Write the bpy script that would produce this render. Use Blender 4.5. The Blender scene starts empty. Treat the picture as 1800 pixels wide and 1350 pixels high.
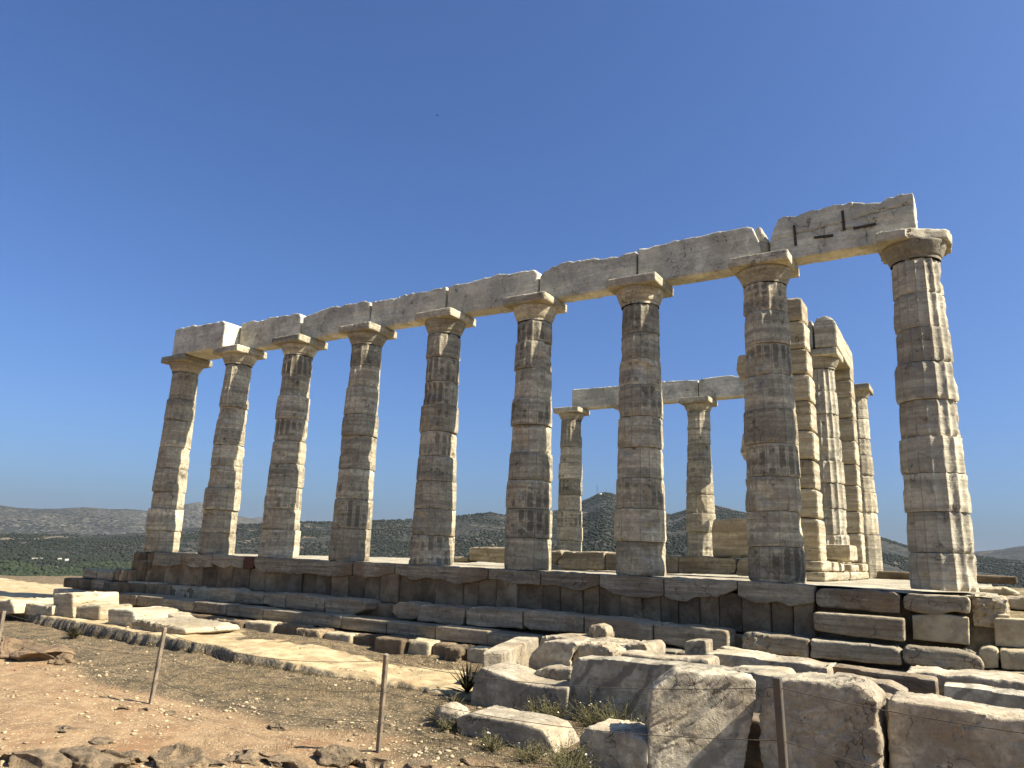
import bpy, bmesh, math, random
import numpy as np
from mathutils import Vector, Matrix
random.seed(7); RNG = np.random.default_rng(7)
scene = bpy.context.scene
# ------------------------------------------------------------------ camera
CAM = np.array([20.71527, -13.79903, 0.30752]); YAW, PIT, ROL = [math.radians(a) for a in (122.07731, 12.88157, 2.13170)]
FPX = 1306.87                      # focal length for an 1800 px wide frame
cy, sy, cp, sp = math.cos(YAW), math.sin(YAW), math.cos(PIT), math.sin(PIT)
_f = np.array([cy*cp, sy*cp, sp]); _r = np.array([sy, -cy, 0.0]); _u = np.cross(_r, _f)
_c, _s = math.cos(ROL), math.sin(ROL)
AR, AU, AF = _c*_r + _s*_u, -_s*_r + _c*_u, _f
cam_d = bpy.data.cameras.new("camera"); cam_d.sensor_width = 36; cam_d.lens = FPX/1800*36
cam_d.clip_start = 0.1; cam_d.clip_end = 60000
cam = bpy.data.objects.new("camera", cam_d); scene.collection.objects.link(cam)
cam.matrix_world = Matrix(((AR[0], AU[0], -AF[0], CAM[0]), (AR[1], AU[1], -AF[1], CAM[1]), (AR[2], AU[2], -AF[2], CAM[2]), (0, 0, 0, 1)))
scene.camera = cam
# ------------------------------------------------------------------ light
SUN_AZ, SUN_EL = 11.5, 45.0
world = bpy.data.worlds.new("World"); scene.world = world; world.use_nodes = True
wn = world.node_tree; wn.nodes.clear()
sky = wn.nodes.new("ShaderNodeTexSky"); sky.sky_type = 'NISHITA'; sky.sun_disc = False
sky.sun_elevation = math.radians(SUN_EL); sky.sun_rotation = math.radians(90-SUN_AZ)
sky.altitude = 50; sky.air_density = 1.0; sky.dust_density = 2.8; sky.ozone_density = 2.6
bg = wn.nodes.new("ShaderNodeBackground"); bg.inputs[1].default_value = 0.050
wo = wn.nodes.new("ShaderNodeOutputWorld"); tint = wn.nodes.new("ShaderNodeMix"); tint.data_type = 'RGBA'; tint.blend_type = 'MULTIPLY'; tint.inputs[0].default_value = 1; tint.inputs[7].default_value = (.68, .93, 1.36, 1)
wn.links.new(sky.outputs[0], tint.inputs[6]); wn.links.new(tint.outputs[2], bg.inputs[0]); wn.links.new(bg.outputs[0], wo.inputs[0])
sun_d = bpy.data.lights.new("sun", 'SUN'); sun_d.energy = 5.0; sun_d.angle = math.radians(0.5); sun_d.color = (1.0, 0.935, 0.84)
sun = bpy.data.objects.new("sun", sun_d); scene.collection.objects.link(sun)
_az, _el = math.radians(SUN_AZ), math.radians(SUN_EL)
sdir = Vector((math.cos(_az)*math.cos(_el), math.sin(_az)*math.cos(_el), math.sin(_el)))
sun.rotation_euler = sdir.to_track_quat('Z', 'Y').to_euler(); sun.location = (60, 10, 60)
scene.view_settings.view_transform = 'Standard'; scene.view_settings.look = 'None'
scene.view_settings.exposure = 1.26; scene.view_settings.gamma = 1.0

# ------------------------------------------------------------------ helpers
def ray(px, py): return AF + AR*(px-900)/FPX + AU*(675-py)/FPX
def at(px, py, axis, val):
    d = ray(px, py); return CAM + d*(val-CAM[axis])/d[axis]
def atp(px, py, p0, th):           # intersection with the vertical plane through p0 heading th
    n = np.array([math.sin(th), -math.cos(th), 0]); d = ray(px, py)
    return CAM + d*((np.array([p0[0], p0[1], 0])-CAM)@n)/(d@n)
def proj(P):
    d = np.asarray(P, float)-CAM; z = d@AF
    return 900+FPX*(d@AR)/z, 675-FPX*(d@AU)/z
def _h(ix, iy, iz, seed):
    n = (ix*np.int64(374761393) + iy*np.int64(668265263) + iz*np.int64(1274126177) + np.int64(seed*7919+13)) & 0xffffffff
    n = ((n ^ (n >> 13))*np.int64(1274126177)) & 0xffffffff
    n = ((n ^ (n >> 16))*np.int64(2246822519)) & 0xffffffff
    return ((n ^ (n >> 15)) & 0xffff)/32767.5-1
def vnoise(P, seed=0):
    P = np.asarray(P, float); I = np.floor(P).astype(np.int64); F = P-I; F = F*F*(3-2*F); out = 0
    for dx in (0, 1):
        wx = F[:, 0] if dx else 1-F[:, 0]
        for dy in (0, 1):
            wy = F[:, 1] if dy else 1-F[:, 1]
            for dz in (0, 1):
                wz = F[:, 2] if dz else 1-F[:, 2]
                out = out+wx*wy*wz*_h(I[:, 0]+dx, I[:, 1]+dy, I[:, 2]+dz, seed)
    return out
def fbm(P, octv=4, seed=0, gain=0.5):
    a, s, t = 1.0, 0, 0
    P = np.asarray(P, float)
    for i in range(octv):
        s = s+a*vnoise(P+i*17.3, seed+i); t += a; a *= gain; P = P*2.03
    return s/t
def facet(P, seed=0):          # broken-stone facets: every cell is a randomly tilted plane
    P = np.asarray(P, float)+.35*np.stack([vnoise(P*1.7, seed+1), vnoise(P*1.7+9, seed+2), vnoise(P*1.7+5, seed+3)], 1)
    I = np.floor(P-.5).astype(np.int64); best = np.full(len(P), 9e9); val = np.zeros(len(P))
    for dx in (0, 1):
        for dy in (0, 1):
            for dz in (0, 1):
                a, b, c = I[:, 0]+dx, I[:, 1]+dy, I[:, 2]+dz; h = [_h(a, b, c, seed+k) for k in range(7)]
                C = np.stack([a+.5+.45*h[0], b+.5+.45*h[1], c+.5+.45*h[2]], 1); D = P-C; q = (D*D).sum(1); m = q < best
                v = D[:, 0]*h[3]+D[:, 1]*h[4]+D[:, 2]*h[5]+.5*h[6]; best = np.where(m, q, best); val = np.where(m, v, val)
    return val
def sstep(a, b, x): t = np.clip((x-a)/(b-a), 0, 1); return t*t*(3-2*t)
COL = scene.collection
def tag(o, label=None, cat=None, group=None, kind=None):
    if label: o['label'] = label
    if cat: o['category'] = cat
    if group: o['group'] = group
    if kind: o['kind'] = kind
    return o
def link(name, me, mat, parent=None, origin=None, smooth=True):
    if mat is not None: me.materials.append(mat)
    if smooth: me.polygons.foreach_set('use_smooth', np.ones(len(me.polygons), bool))
    co = np.empty(len(me.vertices)*3); me.vertices.foreach_get('co', co); co = co.reshape(-1, 3)
    if origin is None: origin = np.array([(co[:, 0].min()+co[:, 0].max())/2, (co[:, 1].min()+co[:, 1].max())/2, co[:, 2].min()])
    co = co-origin; me.vertices.foreach_set('co', co.ravel()); me.update()
    me.name = name
    o = bpy.data.objects.new(name, me); COL.objects.link(o)
    if parent is not None:
        o.parent = parent; o.location = Vector(origin)-wloc(parent)
    else: o.location = Vector(origin)
    return o
def wloc(o):
    v = Vector(o.location)
    while o.parent: o = o.parent; v += Vector(o.location)
    return v
def mesh_np(co, faces):            # faces: (n,k) array or list of such arrays
    if not isinstance(faces, list): faces = [faces]
    me = bpy.data.meshes.new("m"); me.vertices.add(len(co)); me.vertices.foreach_set('co', np.asarray(co, float).ravel())
    nl = sum(f.size for f in faces); nf = sum(len(f) for f in faces)
    me.loops.add(nl); me.polygons.add(nf)
    me.loops.foreach_set('vertex_index', np.concatenate([f.ravel() for f in faces]).astype(np.int32))
    tot = np.concatenate([np.full(len(f), f.shape[1]) for f in faces]); st = np.concatenate([[0], np.cumsum(tot)[:-1]])
    me.polygons.foreach_set('loop_start', st.astype(np.int32)); me.update(calc_edges=True); me.validate(); return me
def attr(me, name, vals):
    a = me.attributes.new(name, 'FLOAT', 'POINT'); a.data.foreach_set('value', np.asarray(vals, float))
def grid_faces(nu, nv, wrap=False):
    i = np.arange(nu-(0 if wrap else 1))[:, None]; j = np.arange(nv-1)[None, :]; i2 = (i+1) % nu
    return np.stack([i*nv+j, i2*nv+j, i2*nv+j+1, i*nv+j+1], -1).reshape(-1, 4)
def thing(name, loc, label, cat, group=None):
    o = bpy.data.objects.new(name, None); COL.objects.link(o); o.location = Vector(loc); o.empty_display_size = .3
    return tag(o, label, cat, group)
SEED = [100]; SHARP = []
TMP = bpy.data.scenes.new('workbench')
def remesh(bm, vox):
    bmesh.ops.recalc_face_normals(bm, faces=bm.faces)
    t = bpy.data.meshes.new('t'); bm.to_mesh(t); bm.free()
    o = bpy.data.objects.new('t', t); TMP.collection.objects.link(o)
    m = o.modifiers.new('r', 'REMESH'); m.mode = 'VOXEL'; m.voxel_size = vox
    with bpy.context.temp_override(scene=TMP, view_layer=TMP.view_layers[0]):
        dg = bpy.context.evaluated_depsgraph_get(); me = bpy.data.meshes.new_from_object(o.evaluated_get(dg))
    bpy.data.objects.remove(o); bpy.data.meshes.remove(t)
    if len(me.vertices) == 0: raise ValueError('empty remesh')
    return me
def weather(me, vox, chip=1.0, rough=.008, strata=.004, scale=1.0, cracks=(), flatchip=.55, seed=None, ridge=0.0):
    SEED[0] += 1; sd = seed or SEED[0]
    n = len(me.vertices); co = np.empty(n*3); me.vertices.foreach_get('co', co); co = co.reshape(-1, 3)
    ed = np.empty(len(me.edges)*2, np.int32); me.edges.foreach_get('vertices', ed); ed = ed.reshape(-1, 2)
    deg = np.bincount(ed.ravel(), minlength=n).astype(float); deg[deg == 0] = 1
    def lap(c):
        out = np.empty_like(c)
        for k in range(3):
            out[:, k] = np.bincount(ed[:, 0], c[ed[:, 1], k], n)+np.bincount(ed[:, 1], c[ed[:, 0], k], n)
        return out/deg[:, None]
    s1 = co
    for _ in range(1): s1 = lap(s1)
    s2 = s1
    for _ in range(int(np.clip((.048*chip/vox)**2*1.6, 1, 50))): s2 = lap(s2)
    P = co*scale+sd*3.7
    m = sstep(-.05, .42, fbm(P*2.6, 4, sd, .6))
    m2 = sstep(.1, .4, fbm(P*9, 2, sd+5))*.5
    w = np.clip(.04+m*.95+m2, 0, 1)*min(1, chip)
    c = s1*(1-w[:, None])+s2*w[:, None]
    worn = np.linalg.norm(c-s1, axis=1)
    me.vertices.foreach_set('co', c.ravel()); me.update()
    nr = np.empty(n*3); me.vertices.foreach_get('normal', nr); nr = nr.reshape(-1, 3)
    rf = np.clip(sstep(.006, .02, worn)*1.2+sstep(.0, .4, fbm(P*1.3, 3, sd+13))*min(1, rough/.02), 0, 1.3)
    d = rough*(fbm(P*1.6, 3, sd+9)*.9+fbm(P*9, 3, sd+11, .6)*.35)+rf*(rough*.45+.006)*(facet(P*5.5, sd+30)*1.7+facet(P*15, sd+40)*.8)
    if strata:
        Q = co*np.array([.7, .7, 13])+sd*1.3; Q[:, 2] += fbm(co*1.1, 2, sd)*1.5
        d = d+strata*fbm(Q, 3, sd+20)*(1-np.abs(nr[:, 2]))
    if ridge:                          # slanting fracture scars
        Q = np.stack([(co[:, 0]+co[:, 2])*1.3, (co[:, 0]-co[:, 2]*1.15)*7.5, co[:, 1]*3], 1)+sd; Q[:, 1] += 2.2*fbm(co*1.4, 3, sd+50)
        rv = 1-np.abs(fbm(Q, 4, sd+51, .6))*4; d = d+ridge*np.clip(rv, -1, 1)*sstep(-.3, .2, fbm(co*1.7, 3, sd+53))
    for (A, B, wd, dp) in cracks:       # grooves along segments given in world space
        A = np.array(A); B = np.array(B); ab = B-A; cc = co+np.stack([fbm(co*9, 2, 3), 0*co[:, 0], fbm(co*9+5, 2, 4)], 1)*.012
        t = np.clip(((cc-A)@ab)/(ab@ab), 0, 1); dist = np.linalg.norm(cc-(A+t[:, None]*ab), axis=1)
        d = d-dp*np.exp(-(dist/wd)**2)
    c = c+nr*d[:, None]; me.vertices.foreach_set('co', c.ravel()); me.update()
    attr(me, 'worn', np.clip(worn/.03, 0, 1)); SHARP.append(me); return me
def prism_bm(front, ext):
    bm = bmesh.new(); ext = Vector(ext)
    a = [bm.verts.new(Vector(p)) for p in front]; b = [bm.verts.new(Vector(p)+ext) for p in front]
    bm.faces.new(a); bm.faces.new(b[::-1]); k = len(a)
    for i in range(k): bm.faces.new((a[i], b[i], b[(i+1) % k], a[(i+1) % k]))
    bmesh.ops.triangulate(bm, faces=[f for f in bm.faces if len(f.verts) > 4]); return bm
def stone(name, front, ext, mat, vox=.025, parent=None, **kw):
    me = remesh(prism_bm(front, ext), vox); weather(me, vox, **kw)
    return link(name, me, mat, parent)
def rag(P, amp, step=.13, only_up=False):      # break straight outlines into slightly ragged ones
    P = [np.array(p, float) for p in P]; out = []; SEED[0] += 1
    for i, a in enumerate(P):
        b = P[(i+1) % len(P)]; L = np.linalg.norm(b-a); n = int(L/step); out.append(a); d = (b-a)/max(L, 1e-6)
        up = abs(d[2]) < .8
        for j in range(1, n):
            q = a+(b-a)*j/n; w = _h(np.int64(i*57+j), np.int64(SEED[0]), np.int64(3), 5)*.7+_h(np.int64((i*57+j)//3), np.int64(SEED[0]), np.int64(9), 5)*.6
            nn = np.cross(d, [0, 1, 0]); q = q+nn*amp*w; out.append(q)
    return [tuple(p) for p in out]
def pface(pts, y=None, p0=None, th=0.0):
    if p0 is None: return [at(px, py, 1, y) for px, py in pts]
    return [atp(px, py, p0, math.radians(th)) for px, py in pts]
def block(name, pts, y, depth, mat, vox=.025, th=0.0, x0=None, parent=None, tilt=0.0, **kw):
    """front face outline seen from the photograph put on its own vertical plane, extruded back by its real depth"""
    if th:
        p0 = (at(pts[0][0], pts[0][1], 1, y)[0], y); fr = pface(pts, p0=p0, th=th)
    else: fr = pface(pts, y)
    if kw.get('rough', .012) > .009: fr = rag(fr, kw.get('rough', .012)*.8)
    t = math.radians(th); ext = (-math.sin(t)*depth, math.cos(t)*depth, tilt*depth)
    return stone(name, fr, ext, mat, vox, parent, **kw)
def boxw(name, x0, x1, y0, y1, z0, z1, mat, vox=.03, parent=None, **kw):
    return stone(name, [(x0, y0, z0), (x1, y0, z0), (x1, y0, z1), (x0, y0, z1)], (0, y1-y0, 0), mat, vox, parent, **kw)

# ------------------------------------------------------------------ materials
class NT:
    def __init__(s, name):
        s.m = bpy.data.materials.new(name); s.m.use_nodes = True; s.t = s.m.node_tree; s.b = s.t.nodes['Principled BSDF']
        s.b.inputs['Roughness'].default_value = .9; s.b.inputs['Specular IOR Level'].default_value = .25
    def n(s, typ, **kw):
        x = s.t.nodes.new(typ)
        for k, v in kw.items():
            if k.startswith('i_'): x.inputs[k[2:].replace('_', ' ')].default_value = v
            else: setattr(x, k, v)
        return x
    def l(s, a, b): s.t.links.new(a, b)
    def math(s, op, a, b=None, clamp=False):
        x = s.n('ShaderNodeMath', operation=op, use_clamp=clamp)
        for i, v in enumerate((a, b)):
            if v is None: continue
            if isinstance(v, (int, float)): x.inputs[i].default_value = v
            else: s.l(v, x.inputs[i])
        return x.outputs[0]
    def mix(s, f, a, b):
        x = s.n('ShaderNodeMix', data_type='RGBA')
        for i, v in ((0, f), (6, a), (7, b)):
            if isinstance(v, (int, float)): x.inputs[i].default_value = v
            elif isinstance(v, tuple): x.inputs[i].default_value = (v[0]*.93, v[1]*.915, v[2]*.77, 1)
            else: s.l(v, x.inputs[i])
        return x.outputs[2]
    def ramp(s, v, a, b, lo=0.0, hi=1.0):
        x = s.n('ShaderNodeMapRange'); x.interpolation_type = 'SMOOTHSTEP'; s.l(v, x.inputs[0])
        for i, q in ((1, a), (2, b), (3, lo), (4, hi)): x.inputs[i].default_value = q
        return x.outputs[0]
    def noise(s, vec, scale, detail=5, rough=.6, dist=0.0):
        x = s.n('ShaderNodeTexNoise'); x.inputs['Scale'].default_value = scale; x.inputs['Detail'].default_value = detail
        x.inputs['Roughness'].default_value = rough; x.inputs['Distortion'].default_value = dist; s.l(vec, x.inputs['Vector']); return x.outputs[0]
    def vor(s, vec, scale, feature='F1'):
        x = s.n('ShaderNodeTexVoronoi', feature=feature); x.inputs['Scale'].default_value = scale; s.l(vec, x.inputs['Vector']); return x
    def coords(s, scale=(1, 1, 1), rnd=True, rot=(0, 0, 0)):
        tc = s.n('ShaderNodeTexCoord'); mp = s.n('ShaderNodeMapping'); mp.inputs['Scale'].default_value = scale; mp.inputs['Rotation'].default_value = rot
        v = tc.outputs['Object']
        if rnd:
            oi = s.n('ShaderNodeObjectInfo'); k = s.math('MULTIPLY', oi.outputs['Random'], 57.0)
            c = s.n('ShaderNodeCombineXYZ')
            for i in range(3): s.l(k, c.inputs[i])
            va = s.n('ShaderNodeVectorMath', operation='ADD'); s.l(v, va.inputs[0]); s.l(c.outputs[0], va.inputs[1]); v = va.outputs[0]
        s.l(v, mp.inputs['Vector']); return mp.outputs[0]
    def attr(s, name):
        x = s.n('ShaderNodeAttribute'); x.attribute_name = name; return x.outputs['Fac']
    def bump(s, h, strength=.5, dist=.01, prev=None):
        x = s.n('ShaderNodeBump'); x.inputs['Strength'].default_value = strength; x.inputs['Distance'].default_value = dist
        s.l(h, x.inputs['Height'])
        if prev is not None: s.l(prev, x.inputs['Normal'])
        s.l(x.outputs[0], s.b.inputs['Normal']); return x.outputs[0]
    def out(s, col): s.l(col, s.b.inputs['Base Color']); return s.m
def marble(name, light=(.47, .41, .32), grey=(.32, .285, .235), tan=(.29, .195, .115), dark=(.10, .09, .08), bands=.6, tanamt=.35, darkamt=.5, stain=False, rot=(0, 0, 0), vein=0.0, bmp=1.0, fine=.35, vary=(.84, 1.1), grime=.5, mott=.3, streak=.0):
    s = NT(name); v = s.coords(); vb = s.coords((.55, .55, 7.5), rot=rot); vf = s.coords((1.5, 1.5, 34), rot=rot)
    oi = s.n('ShaderNodeObjectInfo')
    b = s.noise(vb, 1.0, 6, .62, .6); b2 = s.noise(vf, 1.0, 4, .6, .4); p = s.noise(v, 1.7, 6, .62); q = s.noise(v, 4.5, 7, .68, .5)
    c = s.mix(s.ramp(s.math('ADD', s.math('MULTIPLY', b, bands), s.math('MULTIPLY', p, 1-bands)), .40, .59), tuple(x*1.1 for x in light), tuple(x*.86 for x in grey))
    mo = s.noise(v, 6.5, 8, .7, 1.6); c = s.mix(s.math('MULTIPLY', s.ramp(mo, .46, .54), mott), c, tuple(x*.62 for x in tan)); c = s.mix(s.math('MULTIPLY', s.ramp(mo, .45, .40), mott*.6), c, tuple(min(.8, x*1.25) for x in light))
    c = s.mix(s.math('MULTIPLY', s.ramp(b2, .42, .62), fine), c, tuple(x*.72 for x in grey))
    c = s.mix(s.math('MULTIPLY', s.ramp(s.noise(v, .9, 5, .6, .8), .44, .66), tanamt), c, tan)
    c = s.mix(s.math('MULTIPLY', s.ramp(s.noise(vb, 2.1, 5, .65, .7), .52, .68), tanamt*.8), c, tuple(x*.8 for x in tan))
    if streak: c = s.mix(s.math('MULTIPLY', s.ramp(s.noise(s.coords((.38, .38, 9.5), rot=rot), 1.3, 6, .6, .9), .50, .60), streak), c, tuple(x*.5 for x in tan))
    if darkamt: c = s.mix(s.math('MULTIPLY', s.ramp(q, .57, .70), darkamt), c, dark)
    if vein:
        w = s.n('ShaderNodeTexWave', wave_type='BANDS', bands_direction='X'); w.inputs['Scale'].default_value = 1.1; w.inputs['Distortion'].default_value = 5.5
        w.inputs['Detail'].default_value = 4; w.inputs['Detail Scale'].default_value = 1.6
        s.l(s.coords((1, .6, 1), rot=(0, math.radians(-38), 0)), w.inputs['Vector']); c = s.mix(s.math('MULTIPLY', s.ramp(w.outputs[1], .75, .97), vein), c, tuple(x*.55 for x in grey))
    if stain:
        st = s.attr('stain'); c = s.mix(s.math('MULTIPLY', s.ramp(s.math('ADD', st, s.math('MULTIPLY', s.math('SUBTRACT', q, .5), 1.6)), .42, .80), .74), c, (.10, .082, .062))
        c = s.mix(s.math('MULTIPLY', s.attr('line'), .75), c, (.15, .125, .10))  # arris strokes: flute shading put into the colour
    cr = s.n('ShaderNodeTexVoronoi', feature='DISTANCE_TO_EDGE'); cr.inputs['Scale'].default_value = 1.6; vd = s.n('ShaderNodeVectorMath', operation='ADD'); s.l(v, vd.inputs[0])
    nz_ = s.n('ShaderNodeTexNoise'); nz_.inputs['Scale'].default_value = 2.6; nz_.inputs['Detail'].default_value = 6; s.l(v, nz_.inputs['Vector']); s.l(nz_.outputs['Color'], vd.inputs[1]); s.l(vd.outputs[0], cr.inputs['Vector'])
    ck = s.math('MULTIPLY', s.ramp(cr.outputs[0], .012, .001), s.ramp(p, .47, .56)); c = s.mix(s.math('MULTIPLY', ck, .75), c, (.07, .06, .05))
    gm = s.ramp(s.noise(v, 11, 8, .75, .4), .38, .66); c = s.mix(s.math('MULTIPLY', gm, grime), c, tuple(x*.48 for x in grey))
    wv = s.attr('worn'); c = s.mix(s.math('MULTIPLY', s.ramp(wv, .3, 1.0), .3), c, tuple(min(.8, x*1.12) for x in light))
    mr = s.ramp(oi.outputs['Random'], 0, 1, *vary); hs = s.n('ShaderNodeHueSaturation'); s.l(c, hs.inputs['Color']); s.l(mr, hs.inputs['Value'])
    h = s.math('ADD', s.math('MULTIPLY', s.noise(v, 22, 8, .7), .7), s.math('MULTIPLY', b2, 1.4*fine))
    pits = s.ramp(s.vor(v, 26).outputs['Distance'], .05, .22)
    s.bump(s.math('ADD', h, s.math('SUBTRACT', s.math('MULTIPLY', pits, .45), s.math('MULTIPLY', ck, 1.0))), .8*bmp, .025)
    return s.out(hs.outputs[0])
M = {}
M['column'] = marble('weathered_column_marble', vary=(.74, 1.1), fine=.34, light=(.70, .62, .485), grey=(.41, .37, .305), tan=(.40, .29, .175), bands=.65, stain=True, darkamt=.35, tanamt=.3)
M['beam'] = marble('architrave_marble', light=(.74, .69, .60), grey=(.54, .51, .455), tan=(.42, .34, .23), mott=.15, grime=.35, bands=.25, tanamt=.22, darkamt=.25)
M['marble'] = marble('step_marble', streak=.42, mott=.15, tanamt=.45, darkamt=.45, bands=.8)
M['stylobate'] = marble('stained_edge_marble', streak=.42, mott=.2, light=(.45, .385, .30), grey=(.29, .25, .20), tan=(.20, .12, .065), tanamt=.75, darkamt=.55, bands=.7)
M['anta'] = marble('cream_marble', streak=.3, light=(.60, .53, .42), grey=(.43, .37, .285), tan=(.38, .28, .17), mott=.15, grime=.35, tanamt=.5, darkamt=.2, bands=.85)
M['fallen'] = marble('fallen_block_marble', light=(.62, .54, .425), grey=(.42, .365, .30), tan=(.33, .235, .145), tanamt=.5, darkamt=.5, bands=.15, vein=.2, fine=.08, mott=.28)
M['veined'] = marble('veined_slab_marble', light=(.66, .585, .47), grey=(.42, .375, .315), tan=(.34, .25, .155), tanamt=.4, darkamt=.4, bands=.1, vein=.8, fine=.05, mott=.2)
def poros():
    s = NT('poros_stone'); v = s.coords(); oi = s.n('ShaderNodeObjectInfo')
    c = s.mix(s.ramp(s.noise(v, 2.2, 6, .65), .35, .65), (.255, .19, .125), (.13, .092, .06))
    c = s.mix(s.math('MULTIPLY', s.ramp(s.noise(v, 7, 7, .7), .55, .7), .6), c, (.06, .05, .04))
    c = s.mix(s.math('MULTIPLY', s.ramp(s.noise(v, 1.2, 4, .6), .55, .7), .4), c, (.33, .29, .23))
    hs = s.n('ShaderNodeHueSaturation'); s.l(c, hs.inputs['Color']); s.l(s.ramp(oi.outputs['Random'], 0, 1, .7, 1.25), hs.inputs['Value'])
    pits = s.ramp(s.vor(v, 19).outputs['Distance'], .08, .3)
    s.bump(s.math('ADD', s.noise(v, 16, 8, .75), s.math('MULTIPLY', pits, .5)), .8, .03); return s.out(hs.outputs[0])
M['poros'] = poros()
def simple(name, a, b, scale=8, bump=.4, rough=.9, dist=.01, metal=0):
    s = NT(name); v = s.coords(); c = s.mix(s.ramp(s.noise(v, scale, 6, .65), .35, .65), a, b)
    s.b.inputs['Roughness'].default_value = rough; s.b.inputs['Metallic'].default_value = metal
    s.bump(s.noise(v, scale*4, 6, .7), bump, dist); return s.out(c)
M['brick'] = simple('red_brick_infill', (.13, .05, .035), (.08, .045, .035), 12)
M['poroslight'] = simple('pale_poros_stone', (.50, .42, .30), (.33, .27, .19), 5, .7, dist=.03)
M['redrock'] = simple('brown_field_rock', (.27, .185, .115), (.13, .09, .06), 5, .8, dist=.04)
M['greyrock'] = simple('grey_field_rock', (.36, .26, .17), (.17, .13, .09), 9, 1.0, dist=.05)
M['palerock'] = simple('pale_chip_stone', (.55, .45, .31), (.42, .33, .22), 6, .5, dist=.02)
M['chips'] = simple('limestone_chips', (.50, .40, .27), (.23, .165, .105), 1.7, .5, dist=.02)
M['carving'] = simple('letter_brown', (.13, .10, .075), (.08, .065, .05), 20, .3)
M['iron'] = simple('rusted_iron', (.045, .04, .037), (.085, .06, .045), 20, .3, .7)
M['wood'] = simple('weathered_wood', (.27, .215, .16), (.165, .135, .11), 9, .4)
M['metalpost'] = simple('dark_metal_post', (.075, .07, .068), (.11, .09, .075), 9, .2, .6)
M['wire'] = simple('fence_wire', (.07, .06, .05), (.12, .10, .08), 20, .1, .6)
M['leaf'] = simple('dry_green_leaf', (.06, .062, .032), (.11, .09, .045), 6, .1)
M['leafdark'] = simple('dark_spiky_leaf', (.035, .035, .02), (.07, .055, .03), 6, .1)
M['stem'] = simple('dry_stem', (.22, .18, .09), (.13, .13, .06), 9, .1)
M['petal'] = simple('white_petal', (.75, .74, .70), (.62, .60, .55), 9, .1)
M['white'] = simple('white_house_render', (.60, .58, .54), (.45, .42, .38), 2, .1)
M['glassdark'] = simple('dark_window', (.03, .035, .04), (.05, .05, .05), 3, .0, .3)
M['roof'] = simple('terracotta_roof', (.40, .20, .12), (.30, .16, .10), 3, .1)
M['mast'] = simple('mast_steel', (.30, .22, .20), (.22, .20, .20), 3, .0, .5)
M['bird'] = simple('dark_feather', (.03, .03, .035), (.05, .05, .05), 9, .0)
M['tree'] = simple('scrub_foliage', (.010, .014, .008), (.019, .023, .012), .15, .0)

# ------------------------------------------------------------------ ground near the temple
def ledge_front(x):
    return np.interp(x, [-12, -4, -.8, 2, 6.6, 9.2, 11, 13.1, 14.8], [-2.6, -3.2, -3.7, -4.0, -4.5, -4.75, -4.75, -4.65, -4.85])
def ledge_back(x):
    return np.interp(x, [-12, 0, 3, 5, 9, 10.5, 12.6, 13.6, 14.8], [3, 1.0, -1.6, -2.45, -2.25, -2.5, -3.0, -3.1, -3.9])
def ground(x, y):
    P = np.stack([x, y, 0*x], -1); n1 = fbm(P*1.3, 4, 21); n2 = fbm(P*6, 3, 22); n3 = fbm(P*.25, 2, 23)
    z = -1.69+.05*n3+.035*n1+.012*n2 - .06*sstep(-5, -8, y)
    z = z+.42*sstep(-9.3, -13, y)                                  # rise towards the viewpoint
    z = z+.12*sstep(-2.6, -1.8, y)                                 # soil against the steps
    fr = ledge_front(x)+.22*fbm(P*1.1+4, 4, 24, .6); bk = ledge_back(x)+.25*fbm(P*.9+8, 3, 25)
    ins = sstep(fr-.02, fr+.025, y)*sstep(bk+.35, bk-.1, y)*sstep(14.95, 14.6, x+.3*n1)
    zl = -1.475-.13*sstep(9.5, 12.5, x)+.03*n1+.018*fbm(P*3.5, 3, 27)-.025*sstep(.28, .1, np.abs(fbm(P*.9, 3, 29)))  # slabby pavement rock
    z = z*(1-ins)+zl*ins
    # plateau edge
    d = np.maximum(0, np.hypot((x-9)/30, (y+2)/27)-1)*28
    z = z-np.minimum(d*.55, 57)+ (fbm(P*.12, 3, 31)*.8)*sstep(2, 12, d)
    return z, ins
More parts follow.
